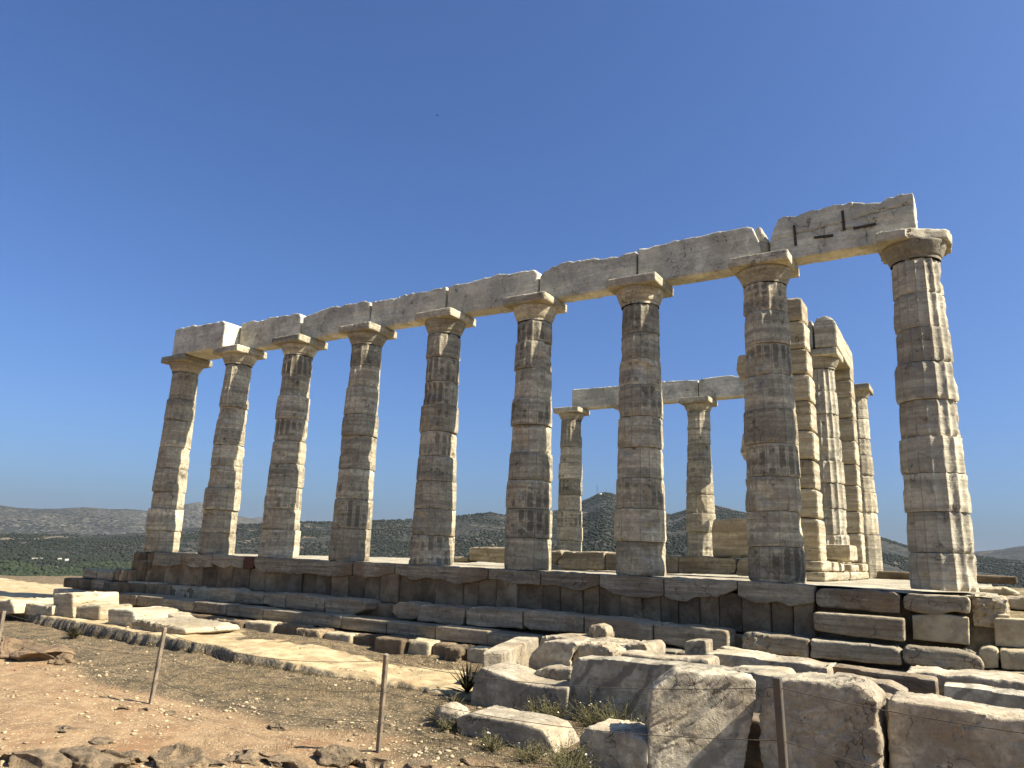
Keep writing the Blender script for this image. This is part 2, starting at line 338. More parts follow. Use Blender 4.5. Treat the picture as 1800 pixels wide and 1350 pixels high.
def build_ground():
    azs = np.radians(np.concatenate([np.arange(-186, 80, 4.0), np.arange(80, 166, .105), np.arange(166, 180, 2.0)])) ; azs = azs[azs < math.radians(160)+.2]
    azs = np.unique(np.concatenate([azs])); rs = np.concatenate([np.linspace(.2, 4, 12), 4*np.exp(np.linspace(.02, math.log(27/4), 640)), 27*np.exp(np.linspace(.02, math.log(130/27), 70))])
    A, Rr = np.meshgrid(azs, rs, indexing='ij'); x = CAM[0]+Rr*np.cos(A); y = CAM[1]+Rr*np.sin(A)
    x = x.ravel(); y = y.ravel(); z, ins = ground(x, y)
    me = mesh_np(np.stack([x, y, z], 1), grid_faces(len(azs), len(rs), True)); PP = np.stack([x, y, 0*x], 1); attr(me, 'rock', ins*np.clip(1-sstep(.05, -.25, fbm(PP*1.1, 4, 141)+.9+3*sstep(5, 2, x)-.75*np.clip(y-ledge_front(x), 0, 9)), .0, 1))
    pth = sstep(-6.2, -7.6, y+.10*(x-10)+.7*fbm(np.stack([x, y, 0*x], 1)*.6, 3, 41)); attr(me, 'path', pth)
    s = NT('ground_soil'); v = s.coords(rnd=False)
    gr = s.noise(v, .9, 5, .6); fine = s.noise(v, 18, 8, .72); mid = s.noise(v, 4, 6, .65)
    soil = s.mix(s.ramp(mid, .35, .65), (.35, .235, .14), (.23, .145, .083))
    soil = s.mix(s.math('MULTIPLY', s.ramp(gr, .5, .7), .6), soil, (.25, .125, .06))
    dry = s.mix(s.ramp(mid, .35, .62), (.19, .135, .08), (.06, .046, .027))
    dry = s.mix(s.math('MULTIPLY', s.ramp(s.noise(v, 2.2, 6, .7), .5, .66), .55), dry, (.05, .045, .026))
    c = s.mix(s.ramp(s.math('ADD', s.attr('path'), s.math('MULTIPLY', s.math('SUBTRACT', mid, .5), .8)), .3, .7), dry, soil)
    peb = s.vor(v, 30); pr = s.n('ShaderNodeSeparateColor'); s.l(peb.outputs['Color'], pr.inputs[0])
    pm = s.math('MULTIPLY', s.ramp(peb.outputs['Distance'], .42, .28), s.ramp(pr.outputs[0], .74, .80)); c = s.mix(s.math('MULTIPLY', pm, .8), c, (.60, .50, .36))
    pm2 = s.math('MULTIPLY', s.ramp(peb.outputs['Distance'], .42, .28), s.ramp(pr.outputs[1], .86, .9)); c = s.mix(s.math('MULTIPLY', pm2, .6), c, (.12, .09, .06))
    gs = s.vor(v, 75); gq = s.n('ShaderNodeSeparateColor'); s.l(gs.outputs['Color'], gq.inputs[0])
    gp = s.ramp(s.noise(v, 2.6, 5, .65), .42, .62, .12, .6); c = s.mix(s.math('MULTIPLY', s.ramp(gq.outputs[0], .72, .82), gp), c, (.44, .33, .21)); c = s.mix(s.math('MULTIPLY', s.ramp(gq.outputs[1], .74, .84), gp), c, (.07, .048, .03))
    rk = s.mix(s.ramp(s.noise(v, 3, 7, .68), .36, .62), (.52, .42, .27), (.32, .24, .145))
    rk = s.mix(s.math('MULTIPLY', s.ramp(s.noise(v, .8, 4, .6), .5, .64), .6), rk, (.44, .30, .16))
    rk = s.mix(s.math('MULTIPLY', s.ramp(s.noise(v, 6, 7, .7), .6, .7), .7), rk, (.15, .12, .08))
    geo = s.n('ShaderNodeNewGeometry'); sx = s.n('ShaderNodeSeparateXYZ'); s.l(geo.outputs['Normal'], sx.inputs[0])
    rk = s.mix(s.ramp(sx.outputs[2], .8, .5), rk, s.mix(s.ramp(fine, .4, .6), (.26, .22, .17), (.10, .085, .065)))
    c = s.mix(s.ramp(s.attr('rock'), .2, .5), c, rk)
    h = s.math('ADD', fine, s.math('MULTIPLY', pm, .35)); s.bump(s.math('ADD', h, s.math('MULTIPLY', mid, .8)), .7, .03)
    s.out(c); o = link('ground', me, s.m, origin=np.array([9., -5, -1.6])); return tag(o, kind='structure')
build_ground()

# ------------------------------------------------------------------ hills
def azel(px, py):
    d = ray(px, py); return math.atan2(d[1], d[0]), math.atan2(d[2], math.hypot(d[0], d[1]))
LAY = [  # distance of crest, start of slope, ridge line as seen
 (2300, 1150, [(-400, 925), (-60, 934), (0, 937), (100, 938), (180, 940), (250, 936), (320, 929), (400, 923), (460, 921), (545, 917), (600, 917), (700, 914), (760, 911), (800, 907), (860, 901), (900, 907), (950, 915), (1000, 925), (1100, 945), (1300, 985), (1700, 1010)]),
 (2900, 500, [(700, 985), (880, 930), (930, 910), (960, 900), (975, 897), (1000, 893), (1022, 881), (1035, 876), (1050, 868), (1062, 865), (1075, 866), (1085, 870), (1100, 880), (1130, 890), (1160, 900), (1180, 903), (1200, 897), (1225, 889), (1250, 887), (1280, 893), (1310, 900), (1400, 915), (1500, 933), (1540, 941), (1594, 958), (1700, 975), (1800, 986), (2000, 990)]),
 (5200, 3200, [(1400, 990), (1500, 985), (1640, 975), (1725, 968), (1760, 965), (1800, 959), (1880, 950), (2200, 930)]),
 (5000, 2700, [(-400, 870), (-60, 884), (0, 888), (30, 892), (60, 894), (100, 894), (150, 891), (200, 895), (214, 895), (222, 894), (232, 895), (262, 898), (300, 893), (330, 885), (352, 882), (380, 890), (415, 905), (450, 914), (520, 935), (600, 960)]),
 (9500, 6500, [(330, 935), (415, 912), (440, 909), (460, 908), (480, 912), (560, 918), (700, 940)]),
]
LAYD = []
for R0, R1, pts in LAY:
    ae = np.array([azel(*p) for p in pts]); o = np.argsort(ae[:, 0]); LAYD.append((R0, R1, ae[o, 0], ae[o, 1]))
def hills_z(A, r):
    x = CAM[0]+r*np.cos(A); y = CAM[1]+r*np.sin(A); P = np.stack([x, y, 0*x], -1)
    big = fbm(P/420, 5, 61); sm = fbm(P/90, 4, 62)
    z = -58+6*big+2*sm
    z = np.where(r < 300, np.minimum(z, -3-(58)*sstep(70, 150, r)), z)
    lay = np.zeros(len(r))
    for i, (R0, R1, aa, ee) in enumerate(LAYD):
        e = np.interp(A, aa, ee, left=-.012, right=-.012); H = R0*np.tan(e)+.3
        t = np.clip((r-R1)/(R0-R1), 0, 1); prof = t**1.15
        zz = -58+(H+58)*prof+(big*26+sm*8)*(prof*(1-prof)*3.0)*(R0/2600)+sm*2.2*prof*(R0/2500)
        zz = np.where(r > R0, H+58-58-(r-R0)*.16, zz); hit = zz > z; lay = np.where(hit, i+1, lay); z = np.maximum(z, zz)
    return x, y, z, lay
def build_hills():
    azs = np.radians(np.concatenate([np.arange(-190, 78, 4.0), np.arange(78, 168, .085)])); azs = azs[azs < math.radians(168)]
    rs = np.concatenate([np.linspace(100, 420, 30), 420*np.exp(np.linspace(.01, math.log(2950/420), 330)), np.linspace(3000, 5300, 110), np.linspace(5400, 9800, 40), np.linspace(10500, 26000, 12)])
    A, Rr = np.meshgrid(azs, rs, indexing='ij'); x, y, z, lay = hills_z(A.ravel(), Rr.ravel())
    z = np.where(Rr.ravel() > 10000, np.minimum(z, -55), z)
    me = mesh_np(np.stack([x, y, z], 1), grid_faces(len(azs), len(rs), True)); attr(me, 'far', (lay == 4)*1.0+(lay == 5)*1.0)
    s = NT('hill_scrub'); v = s.coords(rnd=False)
    n1 = s.noise(v, .004, 6, .65); n2 = s.noise(v, .02, 6, .7, .5); sh = s.vor(v, .085); sh2 = s.vor(v, .06)
    earth = s.mix(s.ramp(n2, .4, .62), (.056, .050, .040), (.034, .032, .025)); green = (.012, .015, .009)
    cover = s.math('ADD', sh.outputs['Distance'], s.math('MULTIPLY', s.math('SUBTRACT', n1, .5), 1.5)); cover = s.math('ADD', cover, s.math('MULTIPLY', s.math('SUBTRACT', n2, .5), 1.5))
    near = s.mix(s.ramp(cover, .42, .72), green, earth)
    bare = s.ramp(s.noise(v, .007, 7, .7, 1.2), .57, .64); near = s.mix(s.math('MULTIPLY', bare, .75), near, (.17, .135, .10))
    g2 = s.mix(s.ramp(n2, .38, .6), (.115, .105, .09), (.050, .048, .042))
    cov2 = s.math('ADD', sh2.outputs['Distance'], s.math('MULTIPLY', s.math('SUBTRACT', s.noise(v, .0016, 6, .7), .5), 1.3)); cov2 = s.math('ADD', cov2, s.math('MULTIPLY', s.math('SUBTRACT', n2, .5), 1.2))
    far = s.mix(s.ramp(cov2, .40, .55), (.016, .019, .015), g2)
    s.bump(sh.outputs['Distance'], .9, 4.0)
    s.out(s.mix(s.attr('far'), near, far)); o = link('hills', me, s.m, origin=np.array([20., 0, -58])); return tag(o, kind='structure')
build_hills()
def scatter_blobs(name, P, rad, hscale, mat, jit=.35, sub=1):
    t = (1+5**.5)/2; iv = np.array([(-1, t, 0), (1, t, 0), (-1, -t, 0), (1, -t, 0), (0, -1, t), (0, 1, t), (0, -1, -t), (0, 1, -t), (t, 0, -1), (t, 0, 1), (-t, 0, -1), (-t, 0, 1)], float); iv /= np.linalg.norm(iv[0])
    fc = np.array([(0, 11, 5), (0, 5, 1), (0, 1, 7), (0, 7, 10), (0, 10, 11), (1, 5, 9), (5, 11, 4), (11, 10, 2), (10, 7, 6), (7, 1, 8), (3, 9, 4), (3, 4, 2), (3, 2, 6), (3, 6, 8), (3, 8, 9), (4, 9, 5), (2, 4, 11), (6, 2, 10), (8, 6, 7), (9, 8, 1)])
    n = len(P); V = iv[None]*(1+jit*RNG.uniform(-1, 1, (n, 12, 1)))*np.asarray(rad)[:, None, None]; V[:, :, 2] *= hscale
    an = RNG.uniform(0, 6.28, n); c, s_ = np.cos(an)[:, None], np.sin(an)[:, None]; X = V[:, :, 0]*c-V[:, :, 1]*s_; Y = V[:, :, 0]*s_+V[:, :, 1]*c
    V = np.stack([X, Y, V[:, :, 2]], -1)+P[:, None, :]
    F = fc[None]+np.arange(n)[:, None, None]*12
    me = mesh_np(V.reshape(-1, 3), F.reshape(-1, 3)); return link(name, me, mat, smooth=False)
def hills_wood():
    n = 90000; A = RNG.uniform(math.radians(84), math.radians(160), n); r = 450+2400*RNG.uniform(0, 1, n)**.75
    x, y, z, lay = hills_z(A, r); P = np.stack([x, y, z], 1)
    dens = 2.8*fbm(P/190*np.array([1, 1, 0]), 4, 71)+.5*fbm(P/30*np.array([1, 1, 0]), 3, 72)
    valley = (A > math.radians(145)) & (r < 1700)
    keep = (RNG.uniform(-.55, .5, n) < dens+.12+valley*.3)
    P = P[keep]; rr = RNG.uniform(1.5, 3.4, len(P))*(1+.5*valley[keep]); P[:, 2] += rr*.35
    tag(scatter_blobs('scrub_woodland', P, rr, .8, M['tree']), 'dark green scrub and pines covering the hillsides beyond the temple', 'woodland', kind='stuff')
hills_wood()
def grove():
    n = 2600; A = RNG.uniform(azel(260, 1000)[0], azel(-80, 1000)[0], n); r = RNG.uniform(900, 1560, n); x, y, z, lay = hills_z(A, r)
    el = (z-CAM[2])/r; P = np.stack([x, y, z], 1); k = (fbm(P/110*np.array([1, 1, 0]), 3, 77) > -.12); P = P[k]; rr = RNG.uniform(3, 5.2, len(P)); P[:, 2] += rr*.6
    Q = np.concatenate([P+rr[:, None]*.55*RNG.normal(size=P.shape)*np.array([1, 1, .5]) for _ in range(4)]); q = np.tile(rr, 4)*.6
    tag(scatter_blobs('pine_grove', Q, q, .9, M['pine'], .5), 'brighter green pine grove around the white houses in the valley', 'pine grove', kind='stuff')
M['pine'] = simple('pine_foliage', (.018, .028, .012), (.032, .042, .018), .2, .0)
grove()

def house(px, py, w, d, h, ang, mat, label, r=None, roof=False):
    a, e = azel(px, py); rs = np.linspace(430, 2600, 1200); x, y, z, _ = hills_z(np.full(1200, a), rs)
    el = np.arctan2(z-CAM[2], rs); i = np.argmin(np.abs(el-e) + (0 if r is None else np.abs(rs-r)*1e-4))
    w *= .85; d *= .8; h *= .6
    t = thing('house', (x[i], y[i], z[i]), label, 'house', 'white houses among the trees of the valley')
    def bx(nm, x0, x1, y0, y1, z0, z1, m):
        co = np.array([(X, Y, Z) for X in (x0, x1) for Y in (y0, y1) for Z in (z0, z1)]); R = np.array([[math.cos(ang), math.sin(ang)], [-math.sin(ang), math.cos(ang)]]); co[:, :2] = co[:, :2]@R
        co += np.array([x[i], y[i], z[i]]); f = np.array([(0, 1, 3, 2), (4, 6, 7, 5), (0, 4, 5, 1), (2, 3, 7, 6), (0, 2, 6, 4), (1, 5, 7, 3)]); return link(nm, mesh_np(co, f), m, t, smooth=False)
    bx('wall', -w/2, w/2, -d/2, d/2, -2, h, mat)
    bx('roof', -w/2-.3, w/2+.3, -d/2-.3, d/2+.3, h+.01, h+.45, M['roof'] if roof else M['white'])
    for k in range(max(2, int(w/4))):
        xx = -w/2+(k+.5)*w/max(2, int(w/4)); bx('window', xx-.6, xx+.6, -d/2-.12, -d/2+.05, h*.35, h*.75, M['glassdark'])
HS = [(6, 1000, 16, 9, 5, 'long white house at the left edge of the valley'), (27, 999, 13, 8, 5, 'white house just right of the leftmost valley house'),
 (64, 985, 18, 11, 6, 'pale bluish roofed house on the bare slope above the trees'), (104, 987, 7, 6, 9, 'narrow tall white house in the valley trees'), (116, 989, 6, 6, 10, 'second narrow tall white building standing beside another'),
 (94, 999, 12, 8, 4, 'white house in the middle of the pine trees'), (103, 1006, 10, 7, 4, 'small low white house below the middle of the trees'), (127, 1000, 11, 7, 4, 'white house right of the tree clump centre'),
 (97, 1010, 9, 7, 3.5, 'lowest white house near the plateau rim'), (188, 993, 12, 8, 5, 'white house half hidden by pines near the temple corner'), (83, 1007, 5, 5, 4, 'tiny white hut in the valley trees')]
for k, (px, py, w, d, h, lb) in enumerate(HS): house(px, py, w, d, h, math.radians(60+(k*37) % 25), M['white'], lb)
def mast(px, py, H, w, label, nm='radio_mast'):
    a, e = azel(px, py); r = 2880; x, y, z, _ = hills_z(np.array([a]), np.array([r], float)); x, y, z = x[0], y[0], z[0]-2
    t = thing(nm, (x, y, z), label, 'radio mast', 'masts on the far hilltop')
    bm = bmesh.new()
    def bar(p, q, rad):
        p = Vector(p); q = Vector(q); d = q-p; m = Matrix.Translation((p+q)/2)@d.to_track_quat('Z', 'Y').to_matrix().to_4x4()
        bmesh.ops.create_cone(bm, segments=4, radius1=rad, radius2=rad, depth=d.length, cap_ends=True, matrix=m)
    for sx, sy_ in ((-1, -1), (1, -1), (0, 1)):
        bar((x+sx*w, y+sy_*w, z), (x+sx*w*.25, y+sy_*w*.25, z+H), .35)
    for k in range(7):
        f = k/7; ww = w*(1-.75*f); g = (k+1)/7; w2 = w*(1-.75*g)
        bar((x-ww, y-ww, z+H*f), (x+w2, y-w2, z+H*g), .25); bar((x+ww, y-ww, z+H*f), (x, y+w2, z+H*g), .25)
    me = bpy.data.meshes.new('m'); bm.to_mesh(me); bm.free(); link('lattice', me, M['mast'], t, smooth=False)
    if w > 1:
        bm = bmesh.new(); bmesh.ops.create_cone(bm, segments=12, radius1=2.2, radius2=1.8, depth=2.2, cap_ends=True, matrix=Matrix.Translation((x, y, z+H*.55))); me = bpy.data.meshes.new('m'); bm.to_mesh(me); bm.free(); link('antenna_drum', me, M['mast'], t)
mast(1050, 868, 36, 2.2, 'tall lattice radio mast with drum aerials on the dark hilltop'); mast(1065, 866, 20, .5, 'thin short mast right of the tall lattice mast')
_a, _e = azel(1055, 871); _x, _y, _z, _ = hills_z(np.array([_a]), np.array([2800.]))
def cabin(x, y, z):
    t = thing('building', (x, y, z), 'small white equipment building below the hilltop masts', 'building')
    for nm, b, m in (('wall', (-5, 5, -4, 4, -3, 5.5), M['white']), ('roof', (-5.4, 5.4, -4.4, 4.4, 5.51, 6.1), M['white']), ('door', (-1, 1, -4.2, -3.9, -.5, 2.5), M['glassdark'])):
        co = np.array([(X+x, Y+y, Z+z) for X in b[:2] for Y in b[2:4] for Z in b[4:]]); f = np.array([(0, 1, 3, 2), (4, 6, 7, 5), (0, 4, 5, 1), (2, 3, 7, 6), (0, 2, 6, 4), (1, 5, 7, 3)]); link(nm, mesh_np(co, f), m, t, smooth=False)
cabin(_x[0], _y[0], _z[0])

# ------------------------------------------------------------------ columns
def zpx(cx, cy_, r, py, lo=-.5, hi=6.6):
    d = np.array([CAM[0]-cx, CAM[1]-cy_]); d = d/np.hypot(*d)*r; zs = np.linspace(lo, hi, 400)
    ys = np.array([proj((cx+d[0], cy_+d[1], z))[1] for z in zs]); return float(np.interp(py, ys[::-1], zs[::-1]))
def rad(z): return np.interp(z, [0, 1.5, 3.5, 5.3], [.495, .478, .432, .385])
M['column_pale'] = marble('pale_column_marble', vary=(.9, 1.08), fine=.25, light=(.62, .56, .46), grey=(.40, .365, .31), tan=(.46, .36, .24), bands=.65, stain=True, darkamt=.3, tanamt=.25, mott=.12, grime=.35)
def drum(parent, cx, cy_, z0, z1, sd, flute=.6, stain=.3, dr=0.0, first=False):
    rng = np.random.default_rng(sd); NF = 16; na = NF*12; nz = max(8, int((z1-z0)/.024)); g = .004
    th = np.linspace(0, 2*math.pi, na, endpoint=False); zz = np.linspace(z0+g, z1-g, nz); T, Z = np.meshgrid(th, zz, indexing='ij'); T = T.ravel(); Z = Z.ravel()
    r = rad(Z)+dr; ph = (T*NF/(2*math.pi)) % 1; k = np.floor(T*NF/(2*math.pi)).astype(int); fl = np.sin(ph*math.pi)
    P = np.stack([np.cos(T)*.5+cx, np.sin(T)*.5+cy_, Z], 1)
    wearn = fbm(P*1.6, 3, sd+1); fw = np.clip(flute+.4*wearn, .2, 1.05)
    r = r-.038*fl*fw+.012*(1-fw)
    ez = np.minimum(Z-z0, z1-Z); cw = sstep(-.2, .5, fbm(P*np.array([5, 5, 2]), 3, sd+2))
    r = r-(.005+.038*cw)*np.exp(-(ez/(.009+.030*cw))**1.2)
    dent = sstep(.25, .6, fbm(P*2.0, 2, sd+3)); r = r-.045*dent*(1+.4*fbm(P*9, 2, sd+8))
    ar = np.exp(-((fl)/.28)**2); r = r-.014*ar*sstep(0, .5, fbm(P*np.array([4, 4, 5]), 3, sd+4))*fw
    Q = P*np.array([1, 1, 14]); Q[:, 2] += 2.5*fbm(P*.9, 2, sd); r = r+.0035*fbm(Q, 3, sd+5)+.005*fbm(P*10, 3, sd+6, .6)+.009*facet(P*7, sd+9)*(.3+dent+cw*np.exp(-(ez/.07)**2))
    ox, oy = rng.uniform(-.014, .014, 2)
    co = np.stack([cx+ox+r*np.cos(T), cy_+oy+r*np.sin(T), Z], 1)
    # caps
    def cap(zv, row):
        ring = co.reshape(na, nz, 3)[:, row].copy(); return np.concatenate([ring, [[cx+ox, cy_+oy, zv]]])
    base = len(co); cB = cap(z0+g, 0); cT = cap(z1-g, nz-1); i = np.arange(na); j = (i+1) % na
    fB = np.stack([j+base, i+base, np.full(na, base+na)], 1); b2 = base+na+1; fT = np.stack([i+b2, j+b2, np.full(na, b2+na)], 1)
    me = mesh_np(np.concatenate([co, cB, cT]), [grid_faces(na, nz, True), fB, fT])
    # lichen and soot sitting in the flutes, in patches bounded by the arrises
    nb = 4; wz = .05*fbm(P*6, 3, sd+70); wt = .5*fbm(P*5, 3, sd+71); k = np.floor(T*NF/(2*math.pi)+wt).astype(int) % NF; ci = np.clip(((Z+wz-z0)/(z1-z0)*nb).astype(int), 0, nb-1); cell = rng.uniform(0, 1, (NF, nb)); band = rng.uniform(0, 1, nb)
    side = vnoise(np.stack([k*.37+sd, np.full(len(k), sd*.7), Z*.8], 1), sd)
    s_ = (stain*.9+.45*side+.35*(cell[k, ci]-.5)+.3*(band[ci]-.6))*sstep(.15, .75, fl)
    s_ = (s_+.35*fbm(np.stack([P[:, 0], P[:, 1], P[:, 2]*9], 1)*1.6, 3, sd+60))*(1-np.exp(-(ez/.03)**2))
    full = lambda a: np.concatenate([a, np.zeros(2*na+2)])
    attr(me, 'stain', full(s_)); attr(me, 'line', full(np.maximum(np.exp(-(fl/.13)**2)*sstep(-.35, .25, fbm(P*np.array([6, 6, 3]), 3, sd+7))*.8, 0)))  # line: dark strokes along the arrises, painted-in relief shade for the flutes
    attr(me, 'worn', full(dent*.5+cw*np.exp(-(ez/.05)**2)*.5)); return link('drum', me, M['column_pale' if flute > .9 else 'column'], parent)
def echinus(parent, cx, cy_, z0, z1, sd, broken=0):
    na = 128; prof = [(0, .388), (.10, .392), (.16, .395), (.165, .40), (.19, .40), (.195, .408), (.22, .408), (.23, .413), (.4, .435), (.55, .456), (.7, .476), (.82, .490), (.92, .498), (1., .492)]
    ts = np.unique(np.concatenate([np.linspace(0, 1, 22), [p[0] for p in prof]])); rr = np.interp(ts, [p[0] for p in prof], [p[1] for p in prof]); zz = z0+ts*(z1-z0)
    th = np.linspace(0, 2*math.pi, na, endpoint=False); T, I = np.meshgrid(th, np.arange(len(ts)), indexing='ij'); T = T.ravel(); r = rr[I.ravel()]; Z = zz[I.ravel()]
    P = np.stack([np.cos(T)*.5+cx, np.sin(T)*.5+cy_, Z], 1); r = r-.03*sstep(.2, .6, fbm(P*2.5, 3, sd))+.006*fbm(P*12, 3, sd+1)
    co = np.stack([cx+r*np.cos(T), cy_+r*np.sin(T), Z], 1); me = mesh_np(co, grid_faces(na, len(ts), True)); attr(me, 'worn', np.zeros(len(co)))
    return link('echinus', me, M['column'], parent)
HT = 5.911
def abacus(parent, cx, cy_, z0, z1, chip=1.0, half=.545, cut=None):
    fr = [(cx-half, cy_-half, z0), (cx+half, cy_-half, z0), (cx+half, cy_-half, z1), (cx-half, cy_-half, z1)]
    if cut:      # right front half of the slab broken away obliquely
        pl = [(cx-half, cy_-half), (cx-.06, cy_-half-.01), (cx+.20, cy_-.36), (cx+half-.02, cy_-.22), (cx+half+.03, cy_+.1), (cx+half, cy_+half), (cx-half, cy_+half)]
        me = remesh(prism_bm([(a, b, z0) for a, b in pl], (0, 0, z1-z0)), .02); weather(me, .02, chip=1, rough=.022); return link('abacus', me, M['column_pale'], parent)
    return stone('abacus', fr, (0, 2*half, 0), M['anta' if cut else 'column'], .022, parent, chip=chip, rough=.007)
def column(cx, cy_, joints, sd, label, group, flute=.5, stain=.3, z_base=0.0, chip=.8, cut=None, cap=True, name='column'):
    t = thing(name, (cx, cy_, z_base), label, 'column', group)
    zs = [zpx(cx, cy_, .44, j) for j in joints]; zs[-1] = z_base
    ztop = zs[0]
    for i in range(len(zs)-1):
        rng = random.Random(sd*31+i); drum(t, cx, cy_, zs[i+1], zs[i], sd*50+i, flute, stain*rng.choice([.2, .6, 1, 1.5]), rng.uniform(-.028, .018))
    if cap:
        c = thing('capital', (cx, cy_, ztop), None, None); c.parent = t; c.location = Vector((0, 0, ztop-z_base))
        echinus(c, cx, cy_, ztop, HT-.20, sd); abacus(c, cx, cy_, HT-.205, HT-.004, chip, cut=cut)
    return t
S = 2.522; G1 = 'columns of the long front row'
FR = [
 ([653, 701, 738, 785, 824, 864, 894, 933, 971.5], .15, .45, 'marble column at the far left end of the long front row, nothing standing beyond it'),
 ([638, 679, 714, 753, 781, 818, 857, 896, 937, 976], .08, .45, 'second column from the left end of the long front row, few stains, diagonal crack in its lowest drum'),
 ([622, 657, 694, 735, 774, 814, 855, 894, 931, 981], .5, .4, 'third column from the left end, black marks just under its top drum'),
 ([603, 640, 677, 727, 764, 824, 877, 929, 985.5], .38, .4, 'fourth column from the left end of the long front row, grey brown banded drums'),
 ([583, 625, 668, 710, 757, 801, 845, 894, 941, 991.5], .5, .4, 'middle column of the nine in the front row, dark band at two thirds height'),
 ([560, 597, 645, 697, 745, 794, 843, 894, 945, 1000], .45, .4, 'sixth front column from the left with a bulging worn lower drum and lit right edge'),
 ([530, 581, 628, 674, 730, 785, 839, 894, 952, 1010], .5, .45, 'front column standing just before the gap that shows the hill with the radio mast behind it'),
 ([492, 542, 600, 655, 717, 778, 837, 898, 961, 1027], .45, .5, 'large shaded column second from the right, directly in front of the inner masonry pier'),
 ([450, 511, 572, 633, 700, 765, 830, 899, 972, 1042], .15, .85, 'nearest and rightmost column, sunlit fluted right half and a broken capital')]
for k, (j, st, fl, lb) in enumerate(FR): column(k*S, 0.0, j, k+1, lb, G1, flute=fl*(1.3 if k == 8 else 1.3), stain=st, chip=.8 if k < 8 else 1.0, cut=(k == 8))
G2 = 'columns of the far side row'; NY = 11.65
column(3*S, NY, [737, 785, 813, 841, 868.5, 897.5, 926, 950, 975], 21, 'small distant column seen between the sixth and seventh front columns, square abacus', G2, .25, .4)
column(4*S, NY, [733, 765, 795, 825, 855, 885, 915, 945, 975], 22, 'distant far side column almost wholly hidden behind a front column', G2, .3, .3)
column(5*S, NY, [721.6, 752.6, 779, 808, 839, 868.5, 902, 935, 979], 23, 'distant column left of the large shaded column, one orange brown drum low down', G2, .3, .2)
column(7*S, NY, [700, 735, 770, 800, 835, 865, 900, 940, 1016], 24, 'slim far column at the back right behind the inner porch, dark below its capital', G2, .3, .35)
for (zt) in (): pass

# ------------------------------------------------------------------ architraves
def px_seed(pts): return pts[0][0]
def beam(pts, y0, y1, zb, label, group, cracks=(), chipr=.9, vox=.024, extra=None, xr=None, mat='beam', name='architrave_block'):
    top = [at(px, py, 1, y0) for px, py in pts]; nt = []
    for a, b in zip(top, top[1:]):
        m_ = max(1, int(np.linalg.norm(b-a)/.09)); nt += [a+(b-a)*j/m_+np.array([0, 0, (.026*_h(np.int64(j*13+len(nt)), np.int64(int(px_seed(pts))), np.int64(2), 3)) if j else 0]) for j in range(m_)]
    top = nt+[top[-1]]
    x0 = top[0][0] if xr is None or xr[0] is None else xr[0]; x1 = top[-1][0] if xr is None or xr[1] is None else xr[1]
    fr = [(x0, y0, zb)]+[tuple(p) for p in top]+[(x1, y0, zb)]
    me = remesh(prism_bm(fr, (0, y1-y0, 0)), vox)
    if extra: extra(me)
    weather(me, vox, chip=chipr, rough=.013, strata=.002, cracks=cracks)
    o = link(name, me, M[mat]); return tag(o, label, 'architrave', group)
GA = 'architrave blocks of the front row'; ZB = HT+.003
def chamfer(me):
    n = len(me.vertices); co = np.empty(n*3); me.vertices.foreach_get('co', co); co = co.reshape(-1, 3)
    x1 = co[:, 0].max(); # front right corner knocked off obliquely
    d = (co[:, 0]-(x1-.42))*.62-(co[:, 1]-co[:, 1].min())*.9-.0; m = d > 0; co[m, 1] += d[m]*.9
    me.vertices.foreach_set('co', co.ravel()); me.update()
JX = [k*S for k in range(9)]
beam([(308, 578), (330, 573), (352, 571), (385, 565), (391, 563), (396, 568)], -.47, .45, ZB, 'deep grey block at the left end of the front beam, its right end face sunlit', GA)
beam([(424, 567), (444, 563), (455, 564), (470, 559), (504, 554), (519, 550), (526, 551), (529, 557)], .06, .45, ZB, 'beam block between second and third front columns, bright chip at its top right', GA)
beam([(532, 557), (540, 553), (565, 543), (604, 535.6), (628, 531), (641, 528), (650, 530)], .03, .45, ZB, 'beam block between the third and fourth front columns with a sloping left shoulder', GA)
beam([(653, 531), (670, 527), (700, 522), (711, 517), (753, 512), (760, 508), (769, 505.5), (784, 503)], .04, .45, ZB, 'beam block over the gap between the fourth and fifth front columns', GA)
beam([(787, 502.5), (813, 497), (844, 490), (871, 482), (902, 479), (925, 475), (938, 473), (945, 478)], .03, .45, ZB, 'beam block ending in a chipped peak above the sixth front column', GA)
beam([(948, 487), (952, 480), (964, 472), (987, 461), (1035.5, 455), (1087, 451), (1105, 443), (1118, 440)], .05, .45, ZB, 'beam block rising to the right between the sixth and seventh front columns', GA)
beam([(1121, 437), (1150, 430), (1172, 426), (1217, 415), (1257, 407), (1294, 401), (1313, 398), (1322, 400), (1327, 410), (1336, 426)], .04, .48, ZB, 'long grey beam block ending in a broken corner above the shaded column second from right', GA)
stone_w = beam([(1326, 402), (1335, 398), (1342, 408), (1349, 422), (1352, 440)], .10, .50, ZB+.02, 'small sunlit wedge of marble in the broken joint above the shaded column', 'front beam fragments', xr=(at(1336, 440, 1, .1)[0], None), name='beam_fragment')
T8 = [(1352, 424), (1356, 412), (1361, 398), (1367, 384), (1387, 379), (1409, 378.5), (1420, 370), (1443, 366), (1476, 358.5), (1505.5, 354), (1546, 355.5), (1561, 346), (1605, 336), (1607, 350)]
A8 = lambda px, py: at(px, py, 1, .02)
cr = [(A8(a, b), A8(c, d), .011, .03) for a, b, c, d in [(1352, 425, 1400, 410), (1400, 410, 1428, 405), (1428, 405, 1450, 398), (1450, 398, 1480, 390), (1480, 390, 1520, 378), (1520, 378, 1606, 356), (1448, 398, 1450, 440), (1520, 396, 1524, 425), (1428, 405, 1440, 412), (1480, 404, 1500, 398)]]
